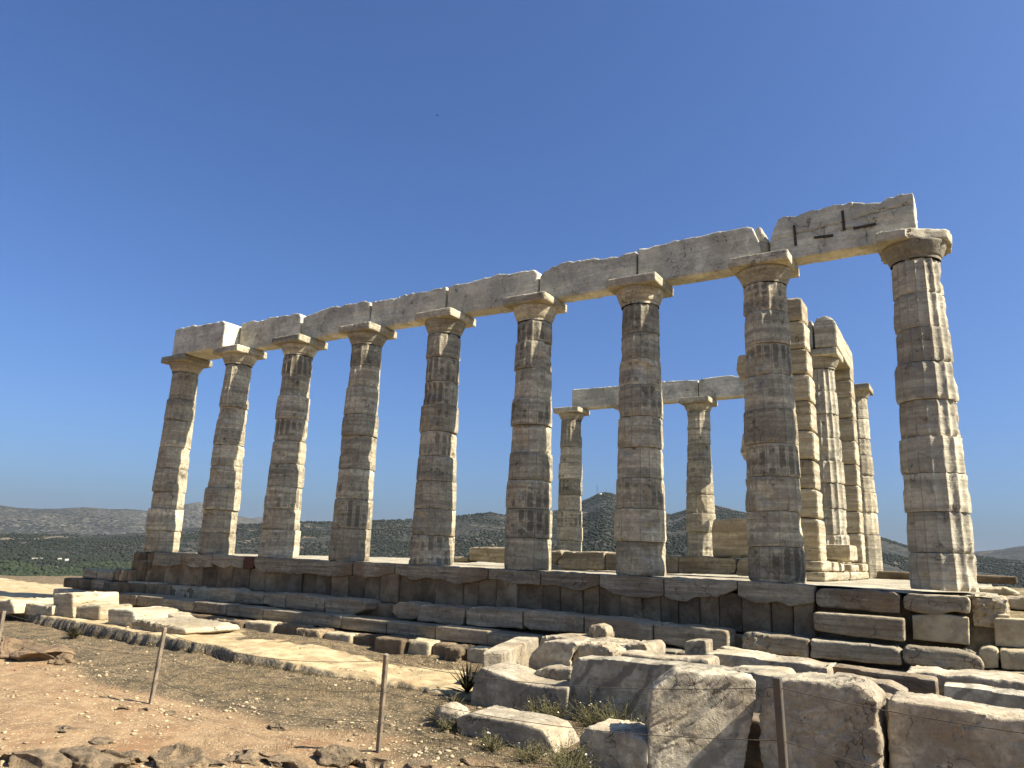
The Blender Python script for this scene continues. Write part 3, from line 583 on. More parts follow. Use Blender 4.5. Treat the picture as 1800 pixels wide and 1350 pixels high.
b8 = beam(T8, .02, .46, ZB, 'cracked beam block pinned with dark iron staples at the right end of the front beam', GA, cracks=cr, vox=.02)
def staple(p, q, w=.045):
    A = np.array(A8(*p)); B = np.array(A8(*q)); d = B-A; d /= np.linalg.norm(d); n = np.array([0, -1, 0]); sd = np.cross(n, d)*w/2
    fr = [A-sd, B-sd, B+sd, A+sd]; me = bpy.data.meshes.new('m'); bm = prism_bm([Vector(v)+Vector((0, -.016, 0)) for v in fr], (0, .05, 0)); bm.to_mesh(me); bm.free(); link('iron_clamp', me, M['iron'], b8, smooth=False)
for p, q in (((1396, 396), (1399, 432)), ((1431, 418), (1465, 414)), ((1481, 371), (1484, 404)), ((1500, 402), (1540, 394))): staple(p, q)
GB = 'architrave blocks of the far row'
def nbeam(x0, x1, tp, lb):
    top = [at(px, py, 1, NY+.02) for px, py in tp]; fr = [(x0, NY+.02, ZB)]+[(x0, NY+.02, top[0][2])]+[tuple(p) for p in top[1:-1]]+[(x1, NY+.02, top[-1][2]), (x1, NY+.02, ZB)]
    o = stone('architrave_block', fr, (0, .45, 0), M['beam'], .03, rough=.012); tag(o, lb, 'architrave', GB)
nbeam(3*S-.02, 4*S-.01, [(1004, 684), (1030, 683), (1048, 681), (1085, 678), (1104, 677)], 'left block of the small distant beam behind the front columns')
nbeam(4*S+.01, 5*S-.01, [(1104, 677), (1160, 670), (1190, 669), (1210, 668), (1219, 668)], 'middle block of the small distant beam, ending at a joint over the distant column')
nbeam(5*S+.01, 6.35*S, [(1220, 670), (1232, 666), (1250, 663), (1285, 659), (1296, 662), (1330, 668)], 'right block of the small distant beam, running behind the large shaded column')

# ------------------------------------------------------------------ inner porch (pier, column, pier)
def zedge(py, x=17.9, y=2.7): 
    zs = np.linspace(-.3, 7, 500); ys = np.array([proj((x, y, z))[1] for z in zs]); return float(np.interp(py, ys[::-1], zs[::-1]))
t = thing('masonry_pier', (17.3, 3.0, 0), 'broken cream marble pier of stacked blocks behind the large shaded column', 'pier')
lv = [519, 561, 611, 655, 703, 755, 806, 858, 910, 988]; lv = [zedge(v) for v in lv]
lefts = [16.95, 16.9, 16.37, 16.75, 16.8, 16.4, 16.85, 16.8, 16.7]; rights = [17.83, 17.86, 17.88, 17.9, 17.9, 17.92, 17.9, 17.93, 17.94]
for i in range(9):
    z1, z0 = lv[i]-.006, lv[i+1]+.004; a, b = lefts[i], rights[i]; dx = .1*((i*7) % 3)
    fr = [(a+.05, 2.7, z0), (b, 2.7, z0), (b+.0, 2.7, z1-.05), (b-.10-.04*(i % 2), 2.7, z1), (a+.03, 2.7, z1), (a-.03, 2.7, z0+.2)]
    stone('pier_block', fr, (0, .68-.05*(i % 2), 0), M['anta'], .028, t, chip=1, rough=.014, strata=.012)
def run(label, nm, lst, cat, mat='anta', group=None, vox=.035, **kw):
    t = thing(nm, (lst[0][0], lst[0][2], lst[0][4]), label, cat, group)
    for b in lst: boxw('stone_block', *b, M[mat], vox, t, **kw)
    return t
run('two rough sunlit marble courses under the inner porch column and piers', 'porch_plinth', [(16.7, 18.02, 2.62, 4.2, .0, .18), (16.75, 18.0, 4.24, 6.0, 0, .18), (16.7, 18.04, 6.04, 7.9, 0, .18), (16.8, 18.0, 7.94, 9.6, 0, .18), (16.85, 17.98, 2.66, 3.7, .19, .41), (17.2, 18.0, 3.9, 4.7, .19, .40), (17.0, 17.9, 5.1, 6.0, .19, .38), (16.9, 18.0, 6.4, 7.75, .19, .36), (16.8, 18.0, 8.5, 9.6, .19, .40)], 'plinth', chip=1, rough=.02)
t = column(17.42, 7.05, [646, 686, 726, 768, 809, 848, 893, 939, 990], 31, 'narrow fluted column inside the porch carrying a short beam, right of the cream pier', 'inner porch column', .95, .12, z_base=.36, chip=1.0)
o = boxw('rubble_block', 17.7, 18.25, 4.5, 5.6, .43, .78, M['anta'], .03, chip=1.0, rough=.03); tag(o, 'rough sunlit lump of marble lying at the foot of the inner porch column', 'stone block')
fr = [(17.42, 6.52, ZB), (17.98, 6.52, ZB), (17.98, 6.52, 6.55), (17.9, 6.52, 6.72), (17.72, 6.52, 6.80), (17.5, 6.52, 6.76), (17.42, 6.52, 6.6)]
o = stone('architrave_block', fr, (0, 2.9, -.12), M['anta'], .03, rough=.015); tag(o, 'round topped beam block with sunlit side over the inner porch column', 'architrave', 'beam blocks over the inner porch')
o = boxw('architrave_block', 16.98, 17.38, 6.56, 9.4, ZB, 6.72, M['beam'], .03, rough=.015); tag(o, 'narrow shaded beam block just left of the round topped beam block', 'architrave', 'beam blocks over the inner porch')
t = thing('masonry_pier', (17.5, 9.1, 0), 'farther slim pier of marble blocks right of the inner porch column', 'pier')
zs = [.41, 1.2, 1.8, 2.5, 3.1, 3.75, 4.4, 5.0, 5.5, 5.9]
for i in range(9): boxw('pier_block', 17.0, 17.98, 8.72, 9.4, zs[i]+.004, zs[i+1]-.004, M['anta'], .03, t, chip=1, rough=.016, strata=.01)
# wall blocks on the inner room's foundation
GW = 'low wall blocks inside the temple'
def iblock(pts, y, d, lb, mat='marble', **kw): o = block('wall_block', pts, y, d, M[mat], .03, rough=.014, **kw); tag(o, lb, 'wall block', GW)
iblock([(823, 986), (823, 962), (895, 961), (895, 990)], 2.8, .6, 'ochre stained wall block seen just left of the sixth front column', 'anta')
iblock([(790, 988), (792, 978), (822, 978), (822, 988)], 2.8, .5, 'low ochre block left of the taller ochre wall block', 'anta')
iblock([(960, 1000), (960, 985), (966, 968), (986, 967), (988, 975), (978, 985), (972, 1001)], 2.65, .5, 'white broken lump beside the lit edge of the sixth front column')
iblock([(985, 1001), (978, 988), (992, 968), (1010, 970), (1030, 969), (1062, 969), (1062, 1003)], 2.7, .6, 'marble wall block with sunlit scooped top between the sixth and seventh front columns')
iblock([(1063, 1003), (1063, 970), (1100, 971), (1100, 1004)], 2.72, .6, 'plain wall block half hidden behind the seventh front column')
iblock([(1165, 1008), (1165, 976), (1192, 976), (1192, 1008)], 2.7, .6, 'small brown wall block right of the seventh front column')
iblock([(1193, 1008), (1193, 977), (1234, 977), (1292, 982), (1296, 996), (1290, 1010)], 2.7, .6, 'long brown banded wall block left of the large shaded column')
iblock([(1292, 1012), (1299, 998), (1296, 982), (1330, 982), (1330, 1014)], 2.7, .6, 'small cracked wall block beside the large shaded column')
iblock([(1252, 980), (1250, 930), (1254, 912), (1290, 910), (1340, 911), (1340, 981)], 2.95, .5, 'big upright ochre slab standing on the low wall left of the shaded column', 'anta')
o = boxw('fallen_sliver', 11.0, 12.2, 2.0, 2.25, .01, .12, M['marble'], .02, rough=.01); o.rotation_euler = (0, .06, .2); tag(o, 'thin marble strip lying on the floor before the scooped wall block', 'stone block')
o = boxw('sill_block', 17.9, 21.5, 11.3, 11.7, .0, .22, M['poros'], .04, rough=.012); tag(o, 'long low brown block on the far side of the floor left of the nearest column', 'stone block')

# ------------------------------------------------------------------ platform: floor, upper edge course, foundation wall, lower courses
me = None
def floor_mesh():
    xs = np.arange(-.3, 20.9, .06); ys = np.arange(-.35, 12.4, .06); X, Y = np.meshgrid(xs, ys, indexing='ij'); P = np.stack([X.ravel(), Y.ravel(), 0*X.ravel()], 1)
    z = -.012+.006*fbm(P*3, 3, 81)-.05*sstep(18.6, 19.6, P[:, 0])*(1+fbm(P*3, 3, 82))*.6
    seam = np.minimum(np.abs(((P[:, 0]) % 1.26)-.63), np.abs(((P[:, 1]+.4) % 1.1)-.55)); z = z-.008*np.exp(-(seam/.03)**2)
    P[:, 2] = z; o = link('temple_floor', mesh_np(P, grid_faces(len(xs), len(ys))), M['palefloor']); return tag(o, kind='structure')
M['palefloor'] = marble('floor_marble', light=(.62, .57, .47), grey=(.48, .44, .37), tanamt=.3, darkamt=.3, bands=.0)
floor_mesh()
co_ = [(-.25, -.30), (20.8, -.30), (20.8, 12.3), (-.25, 12.3)]
o = stone('platform_core', [(-.2, -.30, -1.9), (20.75, -.30, -1.9), (20.75, -.30, -.09), (-.2, -.30, -.09)], (0, 12.5, 0), M['poros'], .16, chip=.3, rough=.0, strata=0); tag(o, 'rough masonry core filling the temple platform behind its outer stone courses', 'platform')
# upper edge blocks: outline of lower broken edge from the photograph
YS = -.54; zt = -.002
UP = [
 ([270], [(270, 994), (300, 996), (319, 992)], [319], 'marble', 1), ([320], [(320, 992), (345, 1000), (373, 996)], [373], 'stylobate', 1), ([374], [(374, 990), (382, 996), (395, 999), (405, 994), (418, 999), (427, 1000)], [427], 'marble', 1),
 ([428], [(428, 1001), (455, 1000)], [446], 'brick', .5),
 ([447], [(447, 993), (457, 1007), (470, 1008), (486, 1007), (510, 1009), (543, 1008), (560, 1012), (590, 1014), (619, 1012)], [619], 'stylobate', 1),
 ([621], [(621, 1010), (641, 1017), (665, 1014), (692, 1008)], [693], 'stylobate', 1), ([695], [(695, 1008), (728, 1021), (740, 1017), (775, 1018), (795, 1027), (813, 1026), (842, 1021), (857, 1018)], [857], 'stylobate', 1),
 ([858.5], [(858, 1018), (873, 1019), (904, 1026), (930, 1027), (949, 1030)], [949], 'marble', 1), ([950.5], [(950, 1030), (984, 1031), (1005, 1037), (1020, 1039), (1052, 1029)], [1052.5], 'stylobate', 1),
 ([1054], [(1054, 1030), (1073, 1042), (1098, 1049), (1140, 1052), (1165, 1048)], [1166], 'marble', 1), ([1167.5], [(1167, 1048), (1178, 1055), (1207, 1058), (1222, 1050), (1260, 1050), (1294, 1035)], [1294.5], 'marble', 1),
 ([1296], [(1293, 1047), (1329, 1060), (1349, 1060), (1364, 1058), (1387, 1066), (1423, 1062), (1430, 1058)], [1431], 'marble', 1)]
ed = thing('stylobate_edge', (0, YS, -.4), 'stained upper marble edge course under the front columns with a ragged broken underside', 'step course')
for a, bot, b, mt, ch in UP:
    xa = at(a[0], bot[0][1]-14, 1, YS)[0]; xb = at(b[0], bot[-1][1]-14, 1, YS)[0]
    bt = [at(px, py, 1, YS) for px, py in bot]; bt[0][0] = xa; bt[-1][0] = xb
    fr = [(xa, YS, zt)]+[tuple(p) for p in bt]+[(xb, YS, zt)]
    stone('brick_infill' if mt == 'brick' else 'edge_block', rag(fr, .012, .07), (0, .42, 0), M[mt], .018, ed, chip=.5, rough=.011)
o = block('edge_block', [(1433, 1058), (1434, 1040), (1440, 1034), (1500, 1036), (1570, 1040), (1581, 1046), (1583, 1080), (1555, 1079), (1500, 1073), (1440, 1067)], -.60, .9, M['stylobate'], .024, chip=1, rough=.016); tag(o, 'dark rounded marble block in the top step between the two rightmost front columns', 'step block')
# pedestal of the nearest column
fr = [(19.55, -.62, -.40), (20.52, -.62, -.42), (20.54, -.62, -.05), (20.5, -.62, -.02), (19.65, -.62, -.02), (19.52, -.62, -.12)]
fr = pface([(1589, 1072), (1587, 1050), (1596, 1043), (1640, 1046), (1700, 1049), (1706, 1056), (1704, 1080), (1680, 1074), (1645, 1081), (1611, 1077)], -.62)
o = stone('pedestal_block', fr, (0, 1.15, 0), M['marble'], .022, chip=1, rough=.02); tag(o, 'weathered marble block directly under the nearest column', 'step block')
o = boxw('pedestal_fragment', 20.50, 20.98, -.38, .62, -.5, -.06, M['anta'], .024, chip=1.0, rough=.04); tag(o, 'rough orange sunlit broken lump right of the block under the nearest column', 'stone block')
# foundation wall (poros orthostats)
fw = thing('foundation_wall', (7, -.5, -.9), 'dark brown porous stone wall below the ragged marble edge course', 'foundation wall')
jx = [225, 250, 283, 319, 352, 378, 405, 434, 463, 498, 528, 553, 580, 610, 640, 668, 700, 739, 765, 813, 840, 872, 908, 953, 984, 1023, 1052, 1091, 1128, 1160, 1192, 1228, 1262, 1303, 1352, 1392, 1430]
for i in range(len(jx)-1):
    xa = at(jx[i], 1040, 1, -.5)[0]+.001; xb = at(jx[i+1], 1040, 1, -.5)[0]-.001; off = .02*((i*5) % 3)
    boxw('wall_block', xa, xb, -.50+off-.01*(i % 2), -.28, -.86, -.20 if i > 0 else -.25, M['poros'], .024, fw, chip=.22, rough=.016, strata=.0)
# ledge of backing blocks just in front of the wall foot
lw = thing('backing_course', (7, -.9, -1.2), 'flat backing course of brown blocks at the foot of the dark wall', 'step course')
xx = -.5
while xx < 17.9:
    L = random.Random(int(xx*10)).uniform(.9, 1.5); boxw('backing_block', xx, min(xx+L-.01, 18.0), -.80+.03*math.sin(xx*5), -.40, -1.25, -.865+.012*math.sin(xx*3), M['poros'], .035, lw, chip=.5, rough=.014); xx += L
# loose blocks on the third step
GM = 'loose marble blocks lying along the third step'; YM = -1.20
def sblock(pts, lb, y=YM, d=.55, mat='marble', g=GM, chip=.8, rough=.014, name='step_block', vox=.018, **kw):
    o = block(name, pts, y, d, M[mat], vox, chip=chip, rough=rough, **kw); return tag(o, lb, 'step block', g)
sblock([(372, 1055), (370, 1038), (374, 1033), (405, 1035), (413, 1041), (411, 1060), (390, 1059)], 'leftmost loose step block, pale with a ragged lower edge')
sblock([(413, 1061), (414, 1044), (430, 1040), (462, 1043), (461, 1063), (436, 1062)], 'grey cracked step block right of the leftmost loose one')
sblock([(461, 1062), (463, 1050), (473, 1042), (500, 1044), (501, 1070), (480, 1067)], 'first of three joined blocks in the long cracked group left of centre')
sblock([(502, 1070), (502, 1048), (508, 1043), (545, 1047), (570, 1051), (569, 1076), (540, 1073)], 'middle one of three joined blocks in the long cracked group')
sblock([(571, 1077), (571, 1054), (585, 1050), (635, 1054), (643, 1060), (640, 1072), (620, 1081)], 'last of three joined blocks, its right end rounded off above a dark gap')
sblock([(700, 1088), (689, 1076), (690, 1063), (702, 1058), (730, 1060), (737, 1067), (733, 1086), (722, 1090)], 'boulder like rounded grey block just right of the dark gap')
sblock([(731, 1092), (736, 1065), (745, 1062), (800, 1067), (817, 1070), (812, 1099), (770, 1096)], 'grey block with a slanting left side next to the boulder like one')
sblock([(819, 1098), (819, 1073), (830, 1067), (900, 1072), (917, 1075), (917, 1107), (900, 1104), (850, 1103)], 'brown banded block with a long horizontal split in the third step')
sblock([(919, 1100), (919, 1074), (925, 1072), (1000, 1080), (1025, 1083), (1025, 1114), (960, 1110), (930, 1107)], 'block with undercut lower left corner, speckled face')
sblock([(1026, 1114), (1026, 1084), (1090, 1087), (1146, 1095), (1146, 1130), (1080, 1122)], 'light brown plain block behind the fallen pile, left of the one with a bright end')
sblock([(1148, 1128), (1148, 1096), (1200, 1100), (1262, 1107), (1278, 1109), (1278, 1150), (1200, 1140)], 'long brown block whose narrow right end face is bright in the sun')
sblock([(1305, 1145), (1304, 1118), (1312, 1112), (1360, 1118), (1421, 1124), (1421, 1158), (1390, 1152), (1330, 1145)], 'block with a sunlit chipped top edge right of the dark gap', chip=1, rough=.02)
sblock([(1423, 1158), (1423, 1123), (1500, 1131), (1570, 1138), (1583, 1146), (1585, 1170), (1560, 1168), (1500, 1163)], 'long banded block below the clean cut slab, dark stripe along its middle')
sblock([(1587, 1168), (1586, 1140), (1594, 1136), (1640, 1141), (1700, 1150), (1722, 1158), (1731, 1172), (1727, 1183), (1680, 1180), (1620, 1172)], 'tapering block with a broken white upper face below the nearest column', chip=1, rough=.028, d=.5)
sblock([(1431, 1108), (1429, 1078), (1434, 1076), (1500, 1081), (1588, 1088), (1590, 1128), (1560, 1125), (1500, 1119)], 'clean cut marble slab with sunlit top and right edges between the two rightmost columns', y=-.95, d=.34, g=None, chip=.2, rough=.004)
# poros blocks at the right
GP = 'tan porous blocks at the right end of the platform'
o = block('foundation_block', [(1605, 1124), (1603, 1082), (1650, 1078), (1703, 1086), (1704, 1134), (1650, 1129)], -.60, 1.0, M['poroslight'], .018, chip=.35, rough=.008); tag(o, 'square pitted tan block beneath the nearest column', 'foundation block', GP)
o = block('foundation_block', [(1708, 1132), (1707, 1096), (1730, 1090), (1745, 1104), (1756, 1136)], -.25, .8, M['poroslight'], .026, chip=1, rough=.05); tag(o, 'crumbling orange foundation lump right of the square tan block', 'foundation block', GP)
o = block('foundation_block', [(1749, 1136), (1747, 1086), (1800, 1089), (1930, 1098), (1930, 1150)], -.5, .9, M['poroslight'], .026, chip=.6, rough=.01); tag(o, 'large tan block cut by the right edge, with a sunlit flat top', 'foundation block', GP)
o = block('foundation_block', [(1761, 1177), (1759, 1142), (1800, 1145), (1930, 1154), (1930, 1190)], -.9, .6, M['poroslight'], .026, chip=.6, rough=.01); tag(o, 'tan block of the lower row cut by the right edge', 'foundation block', GP)
o = block('foundation_block', [(1715, 1175), (1722, 1140), (1740, 1136), (1758, 1142), (1758, 1177)], -.9, .6, M['poroslight'], .026, chip=1, rough=.03); tag(o, 'short mossy tan block just behind the tapering white step block', 'foundation block', GP)
o = block('foundation_block', [(1735, 1196), (1735, 1178), (1930, 1192), (1930, 1212)], -1.0, .5, M['poroslight'], .03, chip=.5, rough=.01); tag(o, 'thin lowest tan course at the right edge', 'foundation block', GP)
o = block('marble_block', [(1760, 1068), (1757, 1052), (1775, 1049), (1930, 1056), (1930, 1082), (1790, 1073)], .45, .7, M['fallen'], .03, chip=1, rough=.02); tag(o, 'grey white rough marble block on the ground right of the nearest column', 'stone block')
o = block('marble_block', [(1720, 1046), (1722, 1034), (1770, 1033), (1795, 1044), (1790, 1049)], 1.5, 1.2, M['poroslight'], .03, chip=1, rough=.02); tag(o, 'flat tan slab behind the nearest column, pointed at its right end', 'stone block')
def east_fill():
    xs = np.arange(20.4, 40, .09); ys = np.arange(-1.2, 12.4, .09); X, Y = np.meshgrid(xs, ys, indexing='ij'); P = np.stack([X.ravel(), Y.ravel(), 0*X.ravel()], 1)
    z = -.30-.75*sstep(-.1, -.7, P[:, 1])-.5*sstep(-.75, -1.2, P[:, 1])+.05*fbm(P*2, 4, 91)+.12*fbm(P*.6, 2, 92)+.15*sstep(1, 5, P[:, 1]); P[:, 2] = z
    me = mesh_np(P, grid_faces(len(xs), len(ys))); attr(me, 'rock', sstep(-.1, .25, fbm(P*.9, 3, 93))); attr(me, 'path', 0*z); o = link('soil_bank', me, simple('rubble_soil', (.27, .21, .13), (.11, .09, .05), 3, .9, dist=.05)); tag(o, kind='structure')
east_fill()
# lower marble course
lc = thing('lower_step_course', (7, -1.6, -1.4), 'lowest long marble step course running below the loose blocks', 'step course')
js = [190, 238, 284, 340, 397, 461, 530, 601, 679, 765, 858, 950, 1040]
YL = -1.62
for i in range(len(js)-1):
    xa = at(js[i], 1060+i*4, 1, YL)[0]; xb = at(js[i+1], 1060+i*4, 1, YL)[0]; zt_ = -1.115+.01*math.sin(i*2.3); zb_ = -1.36
    o = boxw('step_block', xa+.005, xb-.005, YL+.02*math.sin(i*1.7), -.85, zb_, zt_, M['marble'], .02, lc, chip=.45, rough=.010)
xa = at(1040, 1110, 1, YL)[0]
for i in range(4): boxw('step_block', xa+.01+i*1.5, xa+1.5+i*1.5, YL, -.85, -1.5, -1.13, M['marble'], .03, lc, chip=.5, rough=.012)
fs = thing('footing_course', (7, -1.9, -1.6), 'row of rounded rough footing stones half sunk in the ground below the steps', 'footing')
fj = [284, 320, 380, 430, 480, 533, 574, 623, 670, 720, 760, 790, 822, 862, 905, 960]
for i in range(len(fj)-1):
    xa = at(fj[i], 1085+i*3, 1, -1.95)[0]; xb = at(fj[i+1], 1085+i*3, 1, -1.95)[0]; big = i in (5, 6, 7, 8, 9, 10, 11, 12)
    boxw('footing_stone', xa+.01, xb-.01, -1.98+.12*math.sin(i*2.1)-.06*big, -1.5, -1.75, -1.375-.02*math.sin(i*1.3), M['poroslight' if i % 3 == 0 else 'poros'], .03, fs, chip=1.0, rough=.03)
# western continuation of the platform (lower, left of the end column)
ww = thing('west_wall', (-2, -.6, -1.2), 'lower rubble wall with stepped blocks running left beyond the end column', 'wall')
rx = random.Random(5)
def wrow(x0, x1, y, z0, z1, Lr, mat, rough=.02, d=.6):
    x = x0
    while x < x1:
        L = rx.uniform(*Lr); e = x1 if x+L > x1-.12 else x+L; boxw('wall_block', x+.006, e-.006, y+rx.uniform(-.03, .03), y+d, z0+.004, z1+rx.uniform(-.015, .01), M[rx.choice(mat)], .03, ww, chip=.9, rough=rough); x = e
wrow(-2.95, -1.3, -.60, -.9, -.62, (.6, .9), ['marble']); wrow(-3.6, .4, -.75, -1.2, -.9, (.5, .9), ['poros', 'stylobate']); wrow(-1.25, -.25, -.62, -.9, -.55, (.2, .4), ['poros', 'poroslight'])
wrow(-.62, .35, -.52, -.55, -.28, (.15, .35), ['poros']); wrow(-.55, .45, -.5, -.28, -.03, (.2, .4), ['poros']); wrow(-.25, 4.8, -.80, -1.2, -.84, (.6, 1.1), ['poros', 'poroslight'])
wrow(-3.2, 1.0, -1.25, -1.5, -1.2, (.8, 1.4), ['marble', 'fallen'])
wrow(-5.5, -3.0, .6, -1.6, -1.25, (.8, 1.4), ['poros'])

# ------------------------------------------------------------------ fallen blocks in the foreground pile
GF = 'fallen marble blocks heaped at the right foreground'
def fb(pts, y, d, lb, mat='fallen', chip=.9, rough=.012, th=0, vox=.02, name='fallen_block', tilt=0.0, **kw):
    o = block(name, pts, y, d, M[mat], vox, th=th, chip=chip, rough=rough, tilt=tilt, **kw); return tag(o, lb, 'stone block', GF)
fb([(803, 1302), (801, 1264), (806, 1260), (824, 1253), (858, 1261), (922, 1272), (953, 1283), (967, 1304), (981, 1335), (891, 1324)], -6.35, .62, 'low front block with a wavy sunlit top, beside the rounded stone and dark plants', chip=.5, name='fallen_block')
fb([(1010, 1390), (1018, 1295), (1031, 1278), (1067, 1287), (1102, 1287), (1127, 1298), (1140, 1312), (1140, 1390)], -6.5, .55, 'dark rough low block wedged left of the inscribed slab', chip=1, rough=.03)
fb([(824, 1262), (829, 1209), (838, 1180), (846, 1173), (870, 1182), (904, 1196), (931, 1203), (973, 1208), (998, 1208), (997, 1285), (904, 1270)], -4.85, .72, 'slab with sagging upper edge behind the low front block', chip=.8, tilt=0.04)
fb([(1000, 1290), (1000, 1200), (1006, 1168), (1015, 1156), (1050, 1158), (1100, 1162), (1190, 1170), (1267, 1177), (1320, 1181), (1372, 1188), (1378, 1200), (1385, 1330), (1140, 1310)], -4.72, .42, 'largest veined slab with diagonal dark streaks, standing on edge in the pile', 'veined', chip=.6)
# block running away from the viewer (dark end, sunlit flank)
def topblock(top, zt_, h, lb, mat='fallen', vox=.022, **kw):
    P = [at(px, py, 2, zt_) for px, py in top]; me = remesh(prism_bm(P, (0, 0, -h)), vox); weather(me, vox, **kw); o = link('fallen_block', me, M[mat]); return tag(o, lb, 'stone block', GF)
topblock([(848, 1147), (883, 1148), (950, 1119), (935, 1114), (905, 1120), (862, 1138)], -1.12, .55, 'block with dark near end and long bright flank, leftmost of the upper pile', chip=.6, rough=.012)
fb([(926, 1180), (928, 1165), (936, 1145), (956, 1128), (980, 1126), (1010, 1128), (1013, 1133), (993, 1158), (1003, 1180)], -4.0, .5, 'hunched rough rock with textured dark face in the middle of the upper pile', chip=1, rough=.03)
fb([(998, 1178), (1015, 1133), (1040, 1132), (1062, 1135), (1078, 1145), (1079, 1175)], -3.9, .5, 'angular broken block with a sloping left side, right of the hunched rock', chip=.9, rough=.02)
fb([(946, 1140), (952, 1119), (1002, 1121), (1069, 1130), (1131, 1131), (1139, 1140), (1139, 1160), (1013, 1150)], -3.05, .75, 'long flat slab at the back of the pile carrying a small white stone', chip=1, rough=.018)
fb([(1034, 1122), (1036, 1102), (1048, 1098), (1062, 1103), (1067, 1112), (1066, 1124)], -2.55, .3, 'small white stone perched on the back slab of the pile', chip=1, rough=.03, name='perched_stone', vox=.016)
fb([(1079, 1175), (1080, 1148), (1100, 1147), (1174, 1157), (1235, 1157), (1246, 1160), (1247, 1185), (1100, 1175)], -3.65, .5, 'long low block lying behind the veined slab, its right half pale', chip=.8, rough=.014)
fb([(1203, 1160), (1202, 1136), (1205, 1128), (1216, 1125), (1242, 1126), (1243, 1160)], -2.9, .32, 'small upright square chunk, bright in the sun, in front of the long step block', chip=.8, name='upright_chunk', vox=.018)
fb([(1240, 1185), (1238, 1147), (1256, 1148), (1322, 1154), (1367, 1161), (1411, 1164), (1440, 1172), (1458, 1171), (1460, 1190)], -3.1, .6, 'long rough slab with a pale chipped front between chunk and brown box block', chip=.8, rough=.018)
fb([(1264, 1152), (1265, 1136), (1275, 1137), (1330, 1148), (1400, 1160), (1380, 1165), (1300, 1158)], -2.35, .25, 'thin white sliver slab at the very back of the pile', chip=.7, rough=.012)
fb([(1284, 1215), (1285, 1174), (1360, 1178), (1380, 1181), (1386, 1193), (1400, 1196), (1432, 1186), (1448, 1173), (1456, 1175), (1457, 1215)], -4.0, .5, 'low block with a broken notch behind the metal post', chip=.8, rough=.015)
slab = fb([(1140, 1460), (1140, 1235), (1146, 1215), (1160, 1202), (1189, 1178), (1215, 1180), (1269, 1185), (1329, 1194), (1327, 1250), (1310, 1330), (1296, 1460)], -6.5, .45, 'upright near slab with carved initials, its face catching grazing sun', 'veined', th=22, chip=.9, rough=.012, vox=.015, ridge=.011)
fb([(1345, 1460), (1337, 1330), (1336, 1245), (1335, 1231), (1344, 1215), (1360, 1200), (1372, 1196), (1400, 1195), (1444, 1200), (1502, 1203), (1518, 1211), (1544, 1235), (1536, 1262), (1548, 1300), (1550, 1460)], -6.2, .62, 'large near slab with rounded shoulders directly behind the metal post', 'fallen', chip=.9, rough=.014, vox=.016, ridge=.009)
fb([(1562, 1460), (1560, 1290), (1560, 1236), (1566, 1228), (1600, 1232), (1689, 1247), (1789, 1263), (1930, 1284), (1930, 1460)], -6.0, .60, 'widest near slab at the lower right corner with a mottled brown face', 'fallen', chip=.8, rough=.014, vox=.017, ridge=.009)
fb([(1459, 1215), (1459, 1187), (1507, 1194), (1533, 1200), (1560, 1200), (1593, 1218), (1592, 1235), (1527, 1225)], -4.6, .4, 'low slab with a white chipped end lying before the brown box block', chip=.8, rough=.014)
fb([(1462, 1210), (1461, 1172), (1465, 1170), (1550, 1182), (1642, 1194), (1647, 1198), (1649, 1240), (1593, 1235)], -3.6, .34, 'long brown box shaped block with crisp edges and a lit right end', 'stylobate', chip=.2, rough=.006)
fb([(1590, 1198), (1592, 1181), (1640, 1181), (1660, 1188), (1711, 1187), (1790, 1197), (1860, 1212), (1860, 1235), (1700, 1222)], -2.75, .8, 'broad broken slab with a sunlit tilted top right of the brown box block', chip=1, rough=.025)
fb([(1660, 1245), (1658, 1204), (1720, 1209), (1800, 1222), (1930, 1240), (1930, 1290), (1700, 1262)], -4.4, .35, 'smooth slab with diagonal veins behind the widest near slab', 'veined', chip=.5, rough=.01)
fb([(1527, 1260), (1527, 1219), (1560, 1225), (1575, 1232), (1575, 1270)], -5.1, .3, 'small brown stone wedged behind the gap of the two biggest near slabs', 'stylobate', chip=.9, rough=.014)
fb([(928, 1200), (936, 1180), (960, 1172), (1003, 1176), (1003, 1205)], -4.35, .4, 'white rough boulder behind the sagging slab', chip=1, rough=.03)
fb([(1292, 1400), (1290, 1268), (1304, 1262), (1330, 1266), (1352, 1272), (1352, 1400)], -5.55, .45, 'brown stone added to darken the gap left of the slab behind the metal post', 'stylobate', chip=.9, rough=.016)  # added stone: hides the lit ground so the gap stays dark
